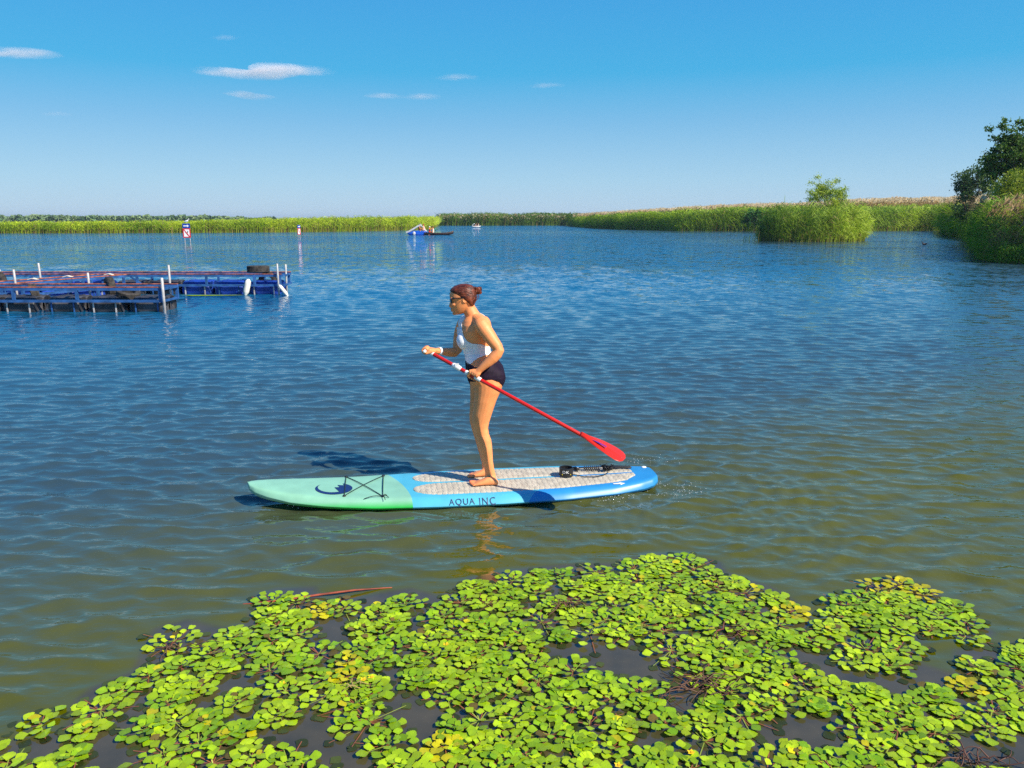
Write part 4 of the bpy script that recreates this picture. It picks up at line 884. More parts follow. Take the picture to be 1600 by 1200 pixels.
_F = np.array([p.vertices[:] if len(p.vertices) == 4 else (*p.vertices[:], p.vertices[-1]) for p in person.data.polygons], np.int64)
def dist_path(P, path):
    d = np.full(len(P), 9.)
    for a, b in zip(path[:-1], path[1:]):
        a, b = np.array(a), np.array(b); v = b-a; t = np.clip(((P-a)@v)/(v@v), 0, 1); d = np.minimum(d, np.linalg.norm(P-a-t[:, None]*v, axis=1))
    return d
near_arm = dist_path(BCO, [pp(x, y, YC+d) for x, y, d, r in arm1[2:]]) < .058; near_arm &= (BD < -.192) | (BPY < 556)
far_arm = dist_path(BCO, [pp(x, y, YC+d) for x, y, d, r in arm2[2:]]) < .055
hands_ = ((np.linalg.norm(BCO-np.array(NEARH), axis=1) < .10) & (BD < -.194)) | (np.linalg.norm(BCO-np.array(GRIP), axis=1) < .1)
def garment(name, mask, m, off, thick, parent=person):
    keep = mask[_F].all(1); F = _F[keep]; used = np.unique(F); idx = -np.ones(len(BCO), int); idx[used] = np.arange(len(used)); F = idx[F]
    V = BCO[used]+BNO[used]*off; me = bpy.data.meshes.new(name); W0 = np.array(wroot)
    fl_ = [tuple(dict.fromkeys(map(int, q))) for q in F]; me.from_pydata([tuple(map(float, p)) for p in V-W0], [], fl_); me.update()
    me.polygons.foreach_set('use_smooth', [True]*len(me.polygons)); o = bpy.data.objects.new(name, me); C.objects.link(o); me.materials.append(m)
    s = o.modifiers.new('s', 'SMOOTH'); s.factor = .5; s.iterations = 4
    q = o.modifiers.new('t', 'SOLIDIFY'); q.thickness = thick; q.offset = 1
    me2 = bpy.data.meshes.new_from_object(o.evaluated_get(bpy.context.evaluated_depsgraph_get())); me2.name = name; o.modifiers.clear(); o.data = me2; o.parent = parent; return o
arms = near_arm | far_arm | hands_
# white top: slanting neckline from the far shoulder to under the near arm
neck = np.interp(BPX, [720, 722, 724, 727, 733, 740, 753, 762], [495, 499, 512, 522, 529, 532, 533, 538])
neck = np.where(BD > .05, np.where(BD < .125, 480, 512), neck)
armh = (BD > .125) & (BPY < 514)
low = np.interp(BPX, [715, 726, 737, 743, 750, 758, 770], [566, 566, 565, 559, 554.5, 552, 552])
top = (BPY > neck) & (BPY < low) & ~arms & ~armh & (BPX < 775) & (BPX > 712)
M_TOP = pmat('white_fabric', (.80, .81, .84), .7, .05, 40, .0012, bscale=260); M_BOT = pmat('dark_fabric', (.012, .005, .018), .7, .2, 30, .0008, bscale=200, spec=.2)
garment('swim_top', top, M_TOP, .0015, .003)
upb = np.interp(BPX, [725, 737, 748, 760, 778], [558.5, 564, 568.5, 567, 561.5])
side = np.interp(BPX, [728, 735, 742, 750, 757, 770, 780, 787], [594, 592.5, 590.5, 588.6, 587.2, 586.6, 590.8, 601]); s_ = np.clip(np.abs(BD)/.12, 0, 1); s_ = s_*s_*(3-2*s_)
lowb = 601+(side-601)*s_
garment('swim_bottom', (BPY > upb) & (BPY < lowb) & ~arms, M_BOT, .0015, .003)
# hair: cap and bun
M_HAIR = pmat('dark_hair', lin(46, 18, 10), .42, .5, 16, .006, spec=.4, col2=lin(122, 58, 34), bscale=30, stretch=(1, 4, 3), coord='Object')
hair = MB()
hr = [((717, 443.3), (731, 442.6), .030), ((709, 446), (738.5, 444.8), .056), ((704.5, 449.5), (743.2, 449), .074), ((701.6, 453), (745.5, 453.5), .0805), ((704.5, 457), (746.2, 458), .0835), ((709, 460.5), (746.4, 462), .0845), ((714, 464), (746.0, 466), .084), ((720.5, 467), (745, 470), .081), ((728.5, 470.5), (743.2, 474), .073), ((732.5, 474), (741.2, 477.5), .055), ((735, 477), (739.5, 480), .03)]
hair.loft([FB((f[0]+.9, f[1]+.6), (b[0]-1.2, b[1]+.6), hw*.96, YC) for f, b, hw in hr], 28, 2.2)
hair.ell(pp(746.5, 454.5, YC), (.024, .026, .024)); rs = np.random.default_rng(5)
hq = remesh(hair, 'hair', M_HAIR, person, .004, 3)
bun = MB(); bc = pp(746.8, 454.0, YC)
bun.ell(bc, (.024, .027, .025))
for k in range(5):
    a0 = k*1.25; bun.tube([bc+Vector((.007*math.sin(3*t+a0)+.019*math.cos(t), .024*math.sin(t+a0*.3), .024*math.cos(t*1.0+a0))) for t in np.linspace(0, 6.0, 14)], .0075, 7)
remesh(bun, 'hair_bun', M_HAIR, person, .003, 1)
wisp = MB()
for k in range(46):
    y0 = rs.uniform(446, 474); th = rs.uniform(-.08, .08); p0 = pp(rs.uniform(706, 740), y0, YC+th); c_ = pp(724, 462, YC); d = (p0-c_).normalized(); p0 = c_+Vector((d.x*.112, d.y*.088, d.z*.098)); e = bc-p0
    wisp.tube([p0, p0+e*.4+d*.018, p0+e*.8+d*.010, bc], [.0012, .0014, .0012, .0008], 4)
wisp.build('hair_strands', M_HAIR, person, smooth=True)
# sunglasses
M_LENS = pmat('dark_lens', (.008, .008, .010), .08, .1, 5, spec=.8); g = MB()
for s in (-1, 1):
    g.ell(pp(704.9, 470.5, YC+s*.033), (.006, .027, .022), Matrix.Rotation(R(-12), 3, 'Y')@Matrix.Rotation(R(-s*14), 3, 'Z'), 16, 10)
    g.tube([pp(705.0, 467.0, YC+s*.060), pp(712, 466.2, YC+s*.0765), pp(720, 465.4, YC+s*.079), pp(727, 464.8, YC+s*.077)], [.0055, .0042, .0036, .0034], 8)
g.tube([pp(703.6, 468.5, YC-.012), pp(702.8, 468.2, YC), pp(703.6, 468.5, YC+.012)], .003, 6)
g.build('sunglasses', M_LENS, person, smooth=True)
wb = MB(); a_, b_ = pp(688.5, 548.7, YC+.022), pp(685.2, 548.4, YC+.004); ax_ = (b_-a_).normalized(); wb.lathe([(.0265, -.013), (.0305, -.012), (.0305, .012), (.0265, .013)], (a_+b_)/2, ax_, 20); wb.build('wristband', M_TOP, person, smooth=True)
tn = MB()
M_POL = pmat('red_polish', lin(190, 30, 40), .3, .05)
for c, e, s, r in toes: tn = MB(); tn.ell(c, (r*.6, r*.6, .0025), None, 8, 5); tn.build('toenail', M_POL, person, smooth=True)

# ================================================================ paddle
M_RED = pmat('red_shaft', lin(196, 28, 14), .32, .08, 8, spec=.5, coat=.2); M_BLADE = pmat('red_blade', lin(196, 36, 12), .38, .08, 6, spec=.5); M_WCL = pmat('white_plastic', (.8, .8, .8), .4, .05)
pdl = empty('paddle', tuple(GRIP)); tag(pdl, 'red paddle with white clamps held across the woman, blade trailing over the tail', 'paddle')
p0, p1 = GRIP.copy(), Vector(at_Y(907, 679, 5.30+ (5.80-5.30)*.30)); 
def onshaft(px):
    """point of the shaft seen at column px"""
    lo, hi = 0, 1
    for _ in range(40):
        t = (lo+hi)/2; x, _y = proj(np.array(p0+(p1-p0)*t)); lo, hi = (t, hi) if x < px else (lo, t)
    return p0+(p1-p0)*lo
s = MB(); s.tube([onshaft(674), p1], .0148, 14); s.build('shaft', M_RED, pdl, smooth=True)
s = MB(); s.tube([GRIP, onshaft(677)], .0165, 14); s.tube([GRIP-gax*.052, GRIP-gax*.02, GRIP+gax*.02, GRIP+gax*.052], [.0135, .0125, .0125, .0135], 12); s.build('grip', M_WCL, pdl, smooth=True)
for a, b, r in ((709.5, 718, .0215), (728.5, 732, .0175), (743, 750.5, .0175)):
    s = MB(); s.tube([onshaft(a), onshaft(b)], r, 14); s.build('clamp', M_WCL, pdl, smooth=True)
s = MB(); q = onshaft(714); s.box(tuple(q+Vector((0, -.008, .02))), (.03, .02, .016)); s.build('lever', M_WCL, pdl)
# blade
bx = (tipB-p1); Lb = bx.length; be = bx.normalized(); view = (Vector((0, 0, H))-p1).normalized(); ip = be.cross(view).normalized();
if ip.z < 0: ip = -ip
dep = be.cross(ip).normalized(); bwv = (ip*.46-dep*.89).normalized(); bn = be.cross(bwv).normalized()
N = 26; rows = []; s = MB(); v = []; f = []
for i in range(N+1):
    t = i/N; hw = float(np.interp(t, [0, .08, .22, .45, .7, .88, .96, 1.0], [.015, .022, .046, .074, .088, .086, .066, .028])); cen = p1+be*(Lb*t)-bn*(.035*t*t)+bwv*(.006*math.sin(math.pi*t))
    th = .013*(1-t)+.003
    for k in range(17):
        a = -1+k/8; rib = max(0, 1-abs(a)*5*(.3+t))*.010*(1-t); v.append(cen+bwv*(hw*a)+bn*(th*math.sqrt(max(0, 1-a*a))+rib))
    for k in range(16, -1, -1):
        a = -1+k/8; v.append(cen+bwv*(hw*a)-bn*(th*math.sqrt(max(0, 1-a*a))+.0004))
n_ = 34
for i in range(N):
    for k in range(n_): f.append((i*n_+k, i*n_+(k+1) % n_, (i+1)*n_+(k+1) % n_, (i+1)*n_+k))
f.append(tuple(range(n_))); f.append(tuple(N*n_+k for k in range(n_))); s.add(v, f); s.build('blade', M_BLADE, pdl, smooth=True)
for sg in (1, -1):
    s = MB(); m0 = p1+be*(Lb*.26); P = [m0+be*a+bwv*b+bn*sg*.0165-bn*(.035*.1) for a, b in ((0, -.018), (.06, -.030), (.13, -.036), (.12, -.020), (.05, -.010))]; s.add(P, [(0, 1, 2, 3, 4)]); s.build('sticker', pmat('violet_print', lin(90, 40, 140), .5, .05), pdl)

# ================================================================ pontoon frames on the left
M_BLUE = pmat('blue_steel', lin(40, 84, 140), .5, .35, 5, .001, spec=.5); M_RUST = pmat('rust_steel', lin(110, 54, 40), .9, .4, 9, .003, col2=lin(186, 112, 88))
M_DRUMB = pmat('blue_drum', lin(26, 60, 150), .45, .3, 4, spec=.5); M_DRUMK = pmat('black_drum', (.020, .021, .026), .55, .5, 3, .002, col2=(.06, .062, .075)); M_TYRE = pmat('tyre_rubber', (.022, .020, .019), .85, .4, 10, .002, col2=(.06, .055, .05))
M_GALV = pmat('galvanised_pipe', (.50, .47, .47), .45, .25, 6, metal=.25, col2=(.66, .64, .63)); M_FEND = pmat('white_fender', (.74, .72, .64), .5, .25, 5); M_ROPE = pmat('pale_rope', (.55, .5, .42), .8, .2, 20)
ZT, ZL = .59, .27
def drum(parent, c, axis, L_, r, m, ribs=True):
    a = Vector(axis).normalized(); c = Vector(c); prof = [(.02, -L_/2+.015), (r*.86, -L_/2+.015), (r*.93, -L_/2), (r, -L_/2+.03)]
    for t in (-.28, .28): prof += [(r, L_*(t-.04)), (r*1.05, L_*t), (r, L_*(t+.04))]
    prof += [(r, L_/2-.03), (r*.93, L_/2), (r*.86, L_/2-.015), (.02, L_/2-.015)]
    s = MB(); s.lathe(prof, c, a, 22); return s.build('drum', m, parent, smooth=True)
def pontoon(label, P, Q, width, drums, uprights, mdrum, dr, dl, front_lower=True, braces=(), origin=None):
    """P, Q: near corner line ends on the water plane; width: depth away from the viewer"""
    P, Q = Vector((P[0], P[1], 0)), Vector((Q[0], Q[1], 0)); d = (Q-P).normalized(); s = Vector((-d.y, d.x, 0)); 
    if s.y < 0: s = -s
    root = empty('pontoon', tuple((P+Q)/2)); tag(root, label, 'pontoon', 'steel pontoon frames on floating drums')
    up = Vector((0, 0, 1))
    for k in (0, 1):
        o = s*(width*k); m = MB(); m.beam(P+o+up*(ZT-.035), Q+o+up*(ZT-.035), .05, .07); m.build('top_rail', M_BLUE, root)
        m = MB(); m.beam(P+o+up*(ZT+.012), Q+o+up*(ZT+.012), .065, .022); m.build('rust_strip', M_RUST, root)
        m = MB(); m.beam(P+o+up*ZL, Q+o+up*ZL, .05, .06); m.build('lower_rail', M_BLUE, root)
        for t in uprights:
            b = P+(Q-P)*t+o; m = MB(); m.beam(b+up*(ZL+.03), b+up*(ZT-.07), .06, .06); m.build('upright', M_BLUE, root)
    for t in (0, .33, .66, 1):
        b = P+(Q-P)*t; m = MB(); m.beam(b+s*.03+up*(ZT-.045), b+s*(width-.03)+up*(ZT-.045), .05, .05); m.build('cross_bar', M_BLUE, root); m = MB(); m.beam(b+s*.03+up*(ZL-.005), b+s*(width-.03)+up*(ZL-.005), .05, .05); m.build('cross_bar', M_BLUE, root)
    for t0, t1 in braces:
        a = P+(Q-P)*t0; b = P+(Q-P)*t1; m = MB(); m.beam(a+up*(ZT-.07), b+up*(ZL+.03), .04, .04); m.build('brace', M_BLUE, root)
    for k, (t, dm) in enumerate(drums):
        c = P+(Q-P)*t+s*.33+up*(dr-.13); drum(root, c, d, dl, dr, dm or mdrum)
        if width > .9: drum(root, c+s*(width-.62), d, dl, dr, dm or mdrum)
        for e in (-.36, .36):      # strap brackets holding the drum
            b = c+d*(dl*e)-s*(dr+.015); m = MB(); m.beam(b+up*(ZL-dr+.10), b+up*(-.2), .035, .012); m.build('strap', M_GALV if k % 2 else M_BLUE, root)
    return root
YN = 18.3; gx = lambda px, Y: (px-800)/FPX*(Y*cp+1.9*sp)
xN0, xN1 = gx(-170, YN), gx(253, YN); LN = xN1-xN0; tN = lambda px: (gx(px, YN)-xN0)/LN
pontoon('nearest pontoon frame with black drums and rusty top rail', (xN0, YN), (xN1, YN), .95, [(tN(p), None) for p in (-140, -90, -35, 24, 94, 160, 226)], [tN(-60), tN(32-10), tN(121), .995], M_DRUMK, .245, .74, braces=())
YF = 22.7; xF0, xF1 = gx(-190, YF), gx(441, YF); LF_ = xF1-xF0; tF = lambda px: (gx(px, YF)-xF0)/LF_
pontoon('far pontoon frame with three blue drums ending at the white fender', (xF0, YF), (xF1, YF), .95, [(tF(p), None if p > 270 or p < 150 else M_DRUMK) for p in (20, 80, 140, 200, 252, 303, 356, 411)], [tF(50), tF(130), tF(215), tF(323), tF(338+60), .995], M_DRUMB, .26, .80, braces=((tF(205), tF(222)),))
pD0, pD1 = at_z(8, 444, ZT), at_z(206, 428, ZT)
pontoon('slanting pontoon frame linking the near frame to the far frame', (pD0[0]+.1, pD0[1]+.25), (pD1[0], pD1[1]-.35), .85, [(t, None) for t in (.12, .36, .60, .84)], [.05, .35, .65, .97], M_DRUMB, .24, .74)
def post(label, px, ytop, Y, r=.035, lean=0):
    b = Vector((gx(px, Y), Y, 0)); t = at_Y(px, ytop, Y); m = MB(); prof = [(r*.8, -.3), (r, -.3), (r, t[2]-.01), (r*.8, t[2]), (r*.7, t[2]-.004), (r*.7, -.2)]; m.lathe(prof, b, (lean, 0, 1), 14)
    o = m.build('mooring_post', M_GALV, smooth=True, origin=b); tag(o, label, 'post', 'pipe posts through the pontoon frames')
post('thick pipe post at the near corner of the nearest frame', 256, 434, 18.22, .033)
post('tall pipe post just behind the right end of the nearest frame', 267, 414, 19.36, .028, .01)
post('pipe post rising at the far left between two frames', 27, 421, 19.5, .028, -.01)
post('tallest pipe post on the left, behind the slanting frame', 66, 411, 21.4, .028, -.02)
post('short pipe post standing through the middle of the slanting frame', 141, 426, 19.42, .028)
post('left one of the two pipe posts at the far frame end', 435, 412, 22.6, .027)
post('right one of the two pipe posts at the far frame end', 447.5, 413, 23.2, .027, .01)
post('rusty stub of a post at the left edge of the view', 1, 421, 22.9, .05)
def tyre(label, c, axis, R_=.30, w=.19, m=M_TYRE):
    ri = R_*.56; prof = [(ri, -w*.36), (ri*1.12, -w*.48), (R_*.86, -w*.5), (R_*.97, -w*.42)]
    for k in range(5): z = -w*.34+w*.68*k/4; prof += [(R_, z-.008), (R_, z+.008), (R_*.975, z+.012), (R_*.975, z+.022)] if k < 4 else [(R_, z-.008), (R_, z+.008)]
    prof += [(R_*.97, w*.42), (R_*.86, w*.5), (ri*1.12, w*.48), (ri, w*.36), (ri*1.05, 0)]
    s = MB(); s.lathe(prof, (0, 0, 0), axis, 28); me = s.v; s.v = [tuple(Vector(p)+Vector(c)) for p in me]; tag(s.build('tyre', m, smooth=False, origin=c), label, 'tyre', 'old car tyres used as fenders')
Y_ = 23.15; tyre('old tyre lying flat on top of the far frame near its end', (gx(405, Y_), Y_, ZT+.125), (0, .04, 1), .33, .21)
tyre('half hidden tyre standing behind the last blue drum', (gx(418, 23.2), 23.25, .36), (.1, 1, .1), .27, .17)
tyre('upright tyre hanging behind the near frame, left of the others', (gx(64, 19.2), 18.98, .39), (.85, .5, .25), .24, .17)
tyre('arched tyre hanging over the slanting frame rail', (gx(181, 19.6), 19.35, .50), (.75, .65, .0), .27, .17)
tyre('tyre leaning flat on the drums of the nearest frame', (gx(206, 18.9), 18.75, .40), (.25, -.15, .95), .27, .17)
tyre('dark tyre at the left edge beside the far frame', (gx(-2, 22.4), 22.4, .42), (.3, .9, 0), .28, .17)
def fender(label, p, q, r):
    p, q = Vector(p), Vector(q); d = q-p; s = MB(); prof = [(.01, -.06), (r*.35, -.05), (r*.45, 0), (r*.85, .05), (r, .10), (r, d.length-.10), (r*.85, d.length-.04), (r*.4, d.length), (.01, d.length+.01)]; s.lathe(prof, p, d, 16)
    o = s.build('fender', M_FEND, smooth=True, origin=p); tag(o, label, 'fender', 'white fenders tied to the far frame')
fender('white fender hanging between the second and third blue drums', (gx(383.5, 22.5), 22.45, .02), (gx(389, 22.5), 22.5, .46), .085)
fender('white fender slanting into the water at the far frame end', (gx(451, 22.6), 22.42, .0), (gx(437.5, 22.6), 22.5, .30), .055)
rp_ = MB()
for px, Yq in ((54, 20.4), (108, 21.3), (172, 22.1)):
    c = Vector((gx(px, Yq), Yq, ZT+.03))
    for k in range(3): rp_ = MB() if k == 0 else rp_; rp_.tube([c+Vector((-.10, -.08+.05*k, .0)), c+Vector((0, -.03+.05*k, .03)), c+Vector((.10, .04*k, 0))], .012, 5)
    tag(rp_.build('rope_lashing', M_ROPE, smooth=True, origin=c), ('pale rope knotted on the slanting frame near the left post', 'pale rope knotted on the middle of the slanting frame', 'pale rope knotted near the far end of the slanting frame')[[54, 108, 172].index(px)], 'rope', 'rope lashings on the slanting frame')
# green algae film along the blue drums
al = MB(); P = [(gx(x, Yy), Yy, .012) for x, Yy in ((280, 22.45), (300, 22.2), (330, 22.25), (365, 22.35), (388, 22.45), (360, 22.5), (320, 22.5))]
al.add(P, [tuple(range(len(P)))]); tag(al.build('algae_film', pmat('algae', lin(120, 150, 20), .7, .3, 8)), 'thin yellow green algae film along the blue drums', 'algae', kind='stuff')

# ================================================================ signs
def sign(origin_px, Y, label, w, ang, ytop_arrow, ymid, ybot, bird=False, cat='sign'):
    x = gx(origin_px, Y); root = empty('water_sign', (x, Y, 0)); tag(root, label, cat); ca, sa = math.cos(ang), math.sin(ang)
    z2, z1, z0 = at_Y(origin_px, ytop_arrow, Y)[2], at_Y(origin_px, ymid, Y)[2], at_Y(origin_px, ybot, Y)[2]
    def P(a, z, o=0): return Vector((x+a*ca+o*sa, Y+a*sa-o*ca, z))
    mw, mb_, mr_, mk = M_WHITE, pmat('sign_blue', lin(20, 60, 160), .4, .08), pmat('sign_red', lin(215, 30, 45), .4, .08), M_BLACK
    for s in (-1, 1):
        m = MB(); m.tube([P(s*w*.36, -.4, -.04), P(s*w*.36, z2-.05, -.04)], .030, 10, caps=True); m.build('pole', M_GALV, root, smooth=True)
    def slab(name, a0, a1, b0, b1, o0, o1, mat, par=root):
        m = MB(); v = [P(a, z, o) for o in (o0, o1) for a, z in ((a0, b0), (a1, b0), (a1, b1), (a0, b1))]; m.add(v, [(3, 2, 1, 0), (4, 5, 6, 7), (0, 1, 5, 4), (1, 2, 6, 5), (2, 3, 7, 6), (3, 0, 4, 7)]); return m.build(name, mat, par)
    A = slab('arrow_panel', -w/2, w/2, z1+.02, z2, 0, .02, mb_); c = (z1+z2)/2+.01; h = (z2-z1)
    m = MB(); sh = [(-.36*w, -.10*h), (.12*w, -.10*h), (.12*w, -.28*h), (.38*w, 0), (.12*w, .28*h), (.12*w, .10*h), (-.36*w, .10*h)]; m.add([P(a, c+b, .024) for a, b in sh], [tuple(range(7))]); m.build('arrow', mw, A)
    B = slab('ban_panel', -w/2, w/2, z0, z1, 0, .02, mr_); slab('white_field', -w*.37, w*.37, z0+w*.12, z1-w*.12, .02, .024, mw, B); c = (z0+z1)/2; h = z1-z0
    m = MB()   # figure: water skier crouched with a raised tow arm
    for sh in ([(-.22, .04), (-.05, .12), (.02, .02), (-.02, -.06), (-.12, -.02)], [(-.02, .05), (.05, -.06), (.16, -.22), (.08, -.26), (-.04, -.08)], [(.0, .0), (.10, .10), (.12, .24), (.22, .22), (.20, .06), (.08, -.04)]): m.add([P(a*w, c+b*h, .028) for a, b in sh], [(0, 1, 2, 3, 4) if len(sh) == 5 else (0, 1, 2, 3, 4, 5)])
    m.build('pictogram', mk, B); m = MB(); t = w*.055
    m.add([P(-.44*w, z1-.06*w-t, .032), P(-.44*w+t*2, z1-.06*w+t*.2, .032), P(.44*w, z0+.06*w+t, .032), P(.44*w-t*2, z0+.06*w-t*.2, .032)], [(0, 3, 2, 1)]); m.build('red_bar', mr_, B)
    return root, P, z2
YS = H/math.tan(math.atan((383-600)/FPX)+PITCH)
r_, P_, zt_ = sign(293, YS, 'two post water sign with white arrow on blue above a red framed ban symbol', 11.6/PM(YS)*1.0, R(2), 349.3, 357.0, 371.2)
M_GULL = pmat('gull_white', (.8, .8, .8), .7, .05)
g_ = MB(); gb = P_(.09, zt_+.02, -.01)
g_.loft([(gb+Vector((x, 0, z)), Vector((0, 0, r)), Vector((0, r*.85, 0))) for x, z, r in ((-.26, .12, .01), (-.2, .14, .03), (-.1, .16, .07), (0, .18, .085), (.08, .22, .07), (.11, .28, .042), (.13, .33, .045), (.17, .345, .032), (.2, .34, .012), (.25, .335, .005))], 12)
for s in (-.02, .02): g_.tube([gb+Vector((0, s, .12)), gb+Vector((.01, s, 0))], .007, 5)
tag(remesh(g_, 'gull', M_GULL, None, .012, 1, origin=gb), 'white gull perched on top of the two post sign', 'bird')
YS2 = H/math.tan(math.atan((369.5-600)/FPX)+PITCH)
w2 = 1.0; sign(467.5, YS2, 'narrow looking sign turned edge on near the left reed bed', .55, R(68), 351.5, 356.8, 366.6)

# ================================================================ boats far off
def seated(name, label, c, face, shirt, hairc, hat=None, s=1.0, armup=False):
    """seated figure; c: seat point, face: +1 looks to +X"""
    c = Vector(c); f = face; V3 = lambda x, y, z: c+Vector((x*f, y, z))*s; m = MB()
    m.loft([(V3(0, 0, .02), Vector((.12, 0, 0))*s, Vector((0, .17, 0))*s), (V3(.0, 0, .12), Vector((.115, 0, 0))*s, Vector((0, .165, 0))*s), (V3(-.01, 0, .30), Vector((.105, 0, 0))*s, Vector((0, .15, 0))*s), (V3(0, 0, .45), Vector((.12, 0, 0))*s, Vector((0, .19, 0))*s), (V3(.01, 0, .55), Vector((.07, 0, 0))*s, Vector((0, .13, 0))*s)], 14)
    m.tube([V3(.01, 0, .55), V3(.03, 0, .66)], .055*s, 10); m.ell(V3(.045, 0, .75), (.095*s, .078*s, .12*s)); m.ell(V3(.14, 0, .735), (.02*s, .015*s, .02*s))
    for y in (-1, 1):
        m.tube([V3(.02, y*.1, .07), V3(.40, y*.13, .13), V3(.50, y*.13, -.22), V3(.62, y*.13, -.26)], [.085*s, .062*s, .042*s, .035*s], 10)
        e = [V3(.01, y*.20, .48), V3(.06, y*.25, .24), V3(.30, y*.20, .20), V3(.38, y*.19, .21)] if not armup else [V3(.01, y*.20, .48), V3(.2, y*.26, .5), V3(.36, y*.24, .62), V3(.42, y*.24, .66)]
        m.tube(e, [.052*s, .042*s, .032*s, .035*s], 8)
    p = remesh(m, 'person', SKIN, None, .022, 2, origin=c); tag(p, label, 'person')
    sh = MB(); sh.loft([(V3(0, 0, .0), Vector((.14, 0, 0))*s, Vector((0, .19, 0))*s), (V3(.0, 0, .15), Vector((.132, 0, 0))*s, Vector((0, .182, 0))*s), (V3(-.01, 0, .30), Vector((.122, 0, 0))*s, Vector((0, .168, 0))*s), (V3(0, 0, .46), Vector((.135, 0, 0))*s, Vector((0, .215, 0))*s), (V3(.01, 0, .555), Vector((.08, 0, 0))*s, Vector((0, .14, 0))*s)], 14)
    sh.build('shirt', pmat('cloth', shirt, .8, .15, 10), p, smooth=True); h = MB(); h.ell(V3(.02, 0, .79), (.108*s, .09*s, .10*s), Matrix.Rotation(R(18*f), 3, 'Y')); h.build('hat' if hat else 'hair', pmat('cloth', hat or hairc, .7, .2, 12), p, smooth=True); return p
YB = H/math.tan(math.atan((367-600)/FPX)+PITCH); bx0 = gx(653, YB)
pb = empty('pedal_boat', (bx0, YB, 0)); tag(pb, 'blue and white pedal boat with a long white slide', 'pedal boat')
MW2 = pmat('white_hull', (.62, .62, .62), .35, .08, 3); MB2 = pmat('blue_hull', lin(20, 84, 190), .35, .12, 3)
for y in (-.55, .55):
    s = MB(); s.loft([(Vector((bx0+x, YB+y, z)), Vector((0, 0, hh)), Vector((0, w, 0))) for x, z, hh, w in ((-1.35, .26, .05, .06), (-1.15, .18, .16, .18), (-.6, .14, .24, .26), (.6, .14, .24, .26), (1.1, .17, .20, .24), (1.3, .22, .12, .16))], 16, 3.2); s.build('hull', MB2, pb, smooth=True)
s = MB(); s.loft([(Vector((bx0+x, YB, z)), Vector((0, 0, hh)), Vector((0, w, 0))) for x, z, hh, w in ((-1.1, .30, .05, .5), (-.7, .38, .13, .7), (-.2, .42, .13, .75), (.9, .42, .13, .75), (1.25, .36, .08, .6))], 18, 4); s.build('deck', MB2, pb, smooth=True)
s = MB(); SL = [(-1.55, .30), (-1.25, .38), (-.85, .58), (-.35, .88), (.05, 1.12), (.30, 1.22), (.52, 1.19)]; n = len(SL); v = []; f = []
for x, z in SL:
    for a, b in ((-.30, .16), (-.26, .02), (.26, .02), (.30, .16), (.36, .16), (.34, -.06), (-.34, -.06), (-.36, .16)): v.append((bx0+x, YB+a, z+b))
for i in range(n-1):
    for k in range(8): f.append((i*8+k, i*8+(k+1) % 8, (i+1)*8+(k+1) % 8, (i+1)*8+k))
f += [tuple(range(8)), tuple((n-1)*8+k for k in range(8))]; s.add(v, f); s.build('slide', MW2, pb)
s = MB(); 
for y in (-.3, .3): s.tube([(bx0+.45, YB+y, 1.20), (bx0+.85, YB+y, .85), (bx0+1.15, YB+y, .45)], .05, 8); s.tube([(bx0+.25, YB+y, 1.15), (bx0+.35, YB+y, 1.45), (bx0+.5, YB+y, 1.20)], .03, 6)
for z, x in ((.7, 1.0), (.95, .85), (1.08, .62)): s.tube([(bx0+x, YB-.3, z), (bx0+x, YB+.3, z)], .03, 6)
s.build('ladder', MW2, pb, smooth=True); s = MB(); s.ell((bx0-.42, YB-.82, .22), (.20, .08, .24)); s.build('wheel_cover', MW2, pb, smooth=True)
seated('person', 'dark haired rider in red shirt seated under the white slide', (bx0+.25, YB-.1, .62), 1, lin(170, 30, 40), (.02, .012, .01))
seated('person', 'rider with orange hair sitting behind the slide ladder', (bx0+.85, YB-.55, .58), -1, lin(230, 190, 180), lin(170, 80, 40))
xk0, xk1 = gx(664, YB), gx(709.5, YB); mid = (xk0+xk1)/2; hl = (xk1-xk0)/2
cb = empty('canoe', (mid, YB-.9, 0)); tag(cb, 'long dark low boat with an upturned bow beside the pedal boat', 'canoe'); s = MB(); v = []; f = []; NU = 26
for i in range(NU):
    t = -1+2*i/(NU-1); w = .42*(1-abs(t)**2.6)+.02; rise = .30*max(0, t)**3+.06*max(0, -t)**3
    for a, z in ((-1, .30), (-.92, .10), (-.55, -.06), (0, -.10), (.55, -.06), (.92, .10), (1, .30), (.94, .30), (.84, .12), (.4, .0), (-.4, .0), (-.84, .12), (-.94, .30)): v.append((mid+hl*t, YB-.9+w*a, z+rise))
for i in range(NU-1):
    for k in range(13): f.append((i*13+k, i*13+(k+1) % 13, (i+1)*13+(k+1) % 13, (i+1)*13+k))
f += [tuple(range(13)), tuple((NU-1)*13+k for k in range(13))]; s.add(v, f); s.build('hull', pmat('dark_hull', lin(52, 34, 28), .5, .3, 4), cb, smooth=True)
for x in (-1.0, .2): s = MB(); s.box((mid+x, YB-.9, .24), (.18, .7, .03)); s.build('seat', pmat('plank', lin(120, 84, 56), .7, .3, 6), cb)
seated('person', 'person in bright red vest at the stern of the dark boat', (mid-1.25, YB-.9, .27), 1, lin(230, 40, 30), (.5, .4, .3), hat=(.75, .72, .68), armup=True)
seated('person', 'bare shouldered person in white in the middle of the dark boat', (mid-.75, YB-1.0, .27), -1, (.75, .7, .62), lin(90, 50, 30))
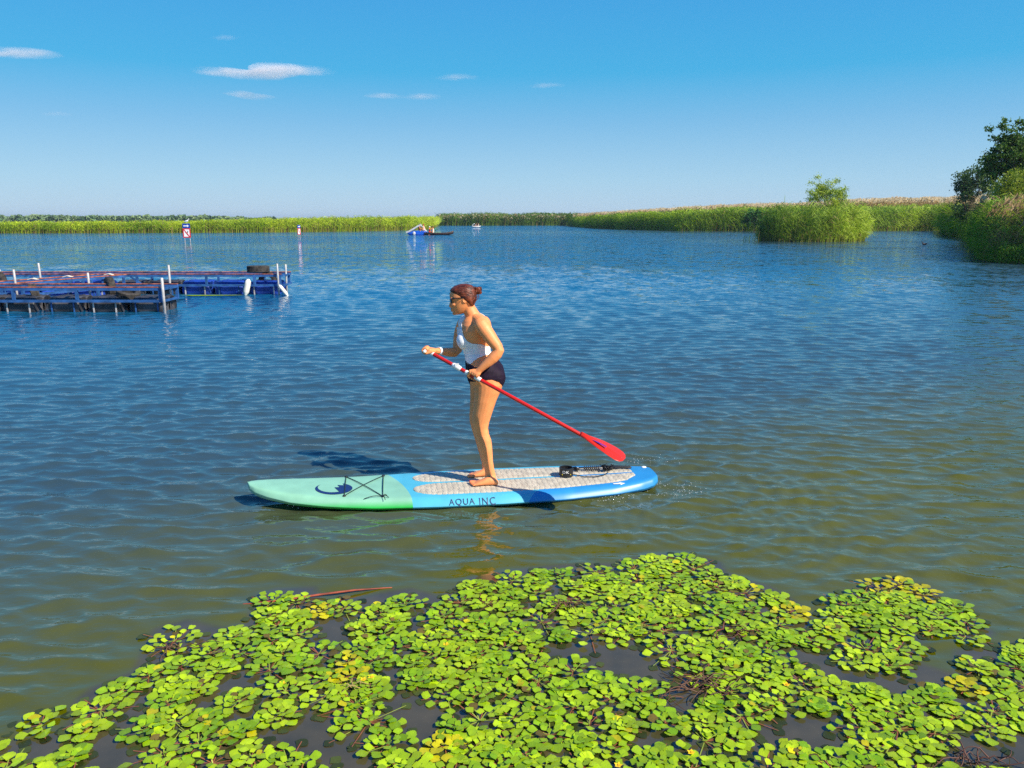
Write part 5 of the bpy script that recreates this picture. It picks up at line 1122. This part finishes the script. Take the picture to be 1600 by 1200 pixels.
s = MB(); ob_ = Vector((gx(680, YB), YB-.85, .35)); s.tube([ob_+Vector((0, 0, -.45)), ob_+Vector((.02, 0, .25))], .05, 8); s.loft([(ob_+Vector((.05, 0, z)), Vector((r, 0, 0)), Vector((0, r*.7, 0))) for z, r in ((.2, .08), (.3, .17), (.45, .17), (.55, .08))], 12); s.tube([ob_+Vector((.1, 0, .4)), ob_+Vector((.5, 0, .42))], .03, 6)
tag(s.build('outboard_motor', pmat('teal_motor', lin(20, 110, 90), .4, .2), smooth=True, origin=ob_), 'teal outboard motor standing in the middle of the dark boat', 'motor')
# far white boat in front of the dark reeds
YD = 195; xd = gx(744, YD); wbt = empty('white_boat', (xd, YD, 0)); tag(wbt, 'small white boat far off in front of the dark reeds', 'boat')
s = MB(); s.loft([(Vector((xd+x, YD, z)), Vector((0, 0, hh)), Vector((0, w, 0))) for x, z, hh, w in ((-1.1, .22, .06, .4), (-.8, .17, .16, .55), (0, .15, .18, .6), (.7, .18, .17, .5), (1.2, .30, .07, .12))], 16, 3); s.build('hull', MW2, wbt, smooth=True)
s = MB(); s.tube([(xd-1.0, YD, .3), (xd-.8, YD, .7), (xd-.45, YD, .9), (xd-.2, YD, .6)], .07, 8); s.build('slide', MW2, wbt, smooth=True)
seated('person', 'tiny person in dark top on the far white boat, at left', (xd+.0, YD-.15, .3), -1, lin(60, 60, 90), (.02, .02, .02), s=.85); seated('person', 'tiny person in pale top on the far white boat, at right', (xd+.6, YD-.15, .3), -1, (.4, .4, .45), (.03, .02, .02), s=.85)
# duck
YK = H/math.tan(math.atan((382.5-600)/FPX)+PITCH); dk_ = Vector((gx(1445, YK), YK, 0)); s = MB()
s.loft([(dk_+Vector((x, 0, z)), Vector((0, 0, r*.75)), Vector((0, r, 0))) for x, z, r in ((.26, .13, .01), (.18, .09, .06), (.06, .06, .10), (-.06, .06, .105), (-.15, .08, .07), (-.19, .12, .03))], 14)
s.tube([dk_+Vector((-.13, 0, .08)), dk_+Vector((-.17, 0, .18)), dk_+Vector((-.19, 0, .22))], [.045, .03, .032], 10); s.ell(dk_+Vector((-.20, 0, .235)), (.045, .028, .028)); s.tube([dk_+Vector((-.23, 0, .23)), dk_+Vector((-.30, 0, .215))], [.016, .012], 6)
tag(remesh(s, 'duck', pmat('duck_feather', (.04, .03, .025), .7, .4, 20), None, .012, 1, origin=dk_), 'small dark duck swimming right of the island', 'duck')

# ================================================================ air
hz = MB(); hz.box((0, 3000, 8.5), (16000, 8000, 19.5)); m = bpy.data.materials.new('haze_air'); m.use_nodes = True; n = m.node_tree.nodes; n.remove(n['Principled BSDF'])
v = n.new('ShaderNodeVolumePrincipled'); v.inputs['Color'].default_value = (.72, .84, 1, 1); v.inputs['Density'].default_value = .0002; v.inputs['Anisotropy'].default_value = .2; m.node_tree.links.new(v.outputs[0], n['Material Output'].inputs['Volume'])
tag(hz.build('haze', m, origin=(0, 0, 0)), 'thin blue air between the viewer and the far shore', 'haze', kind='stuff')
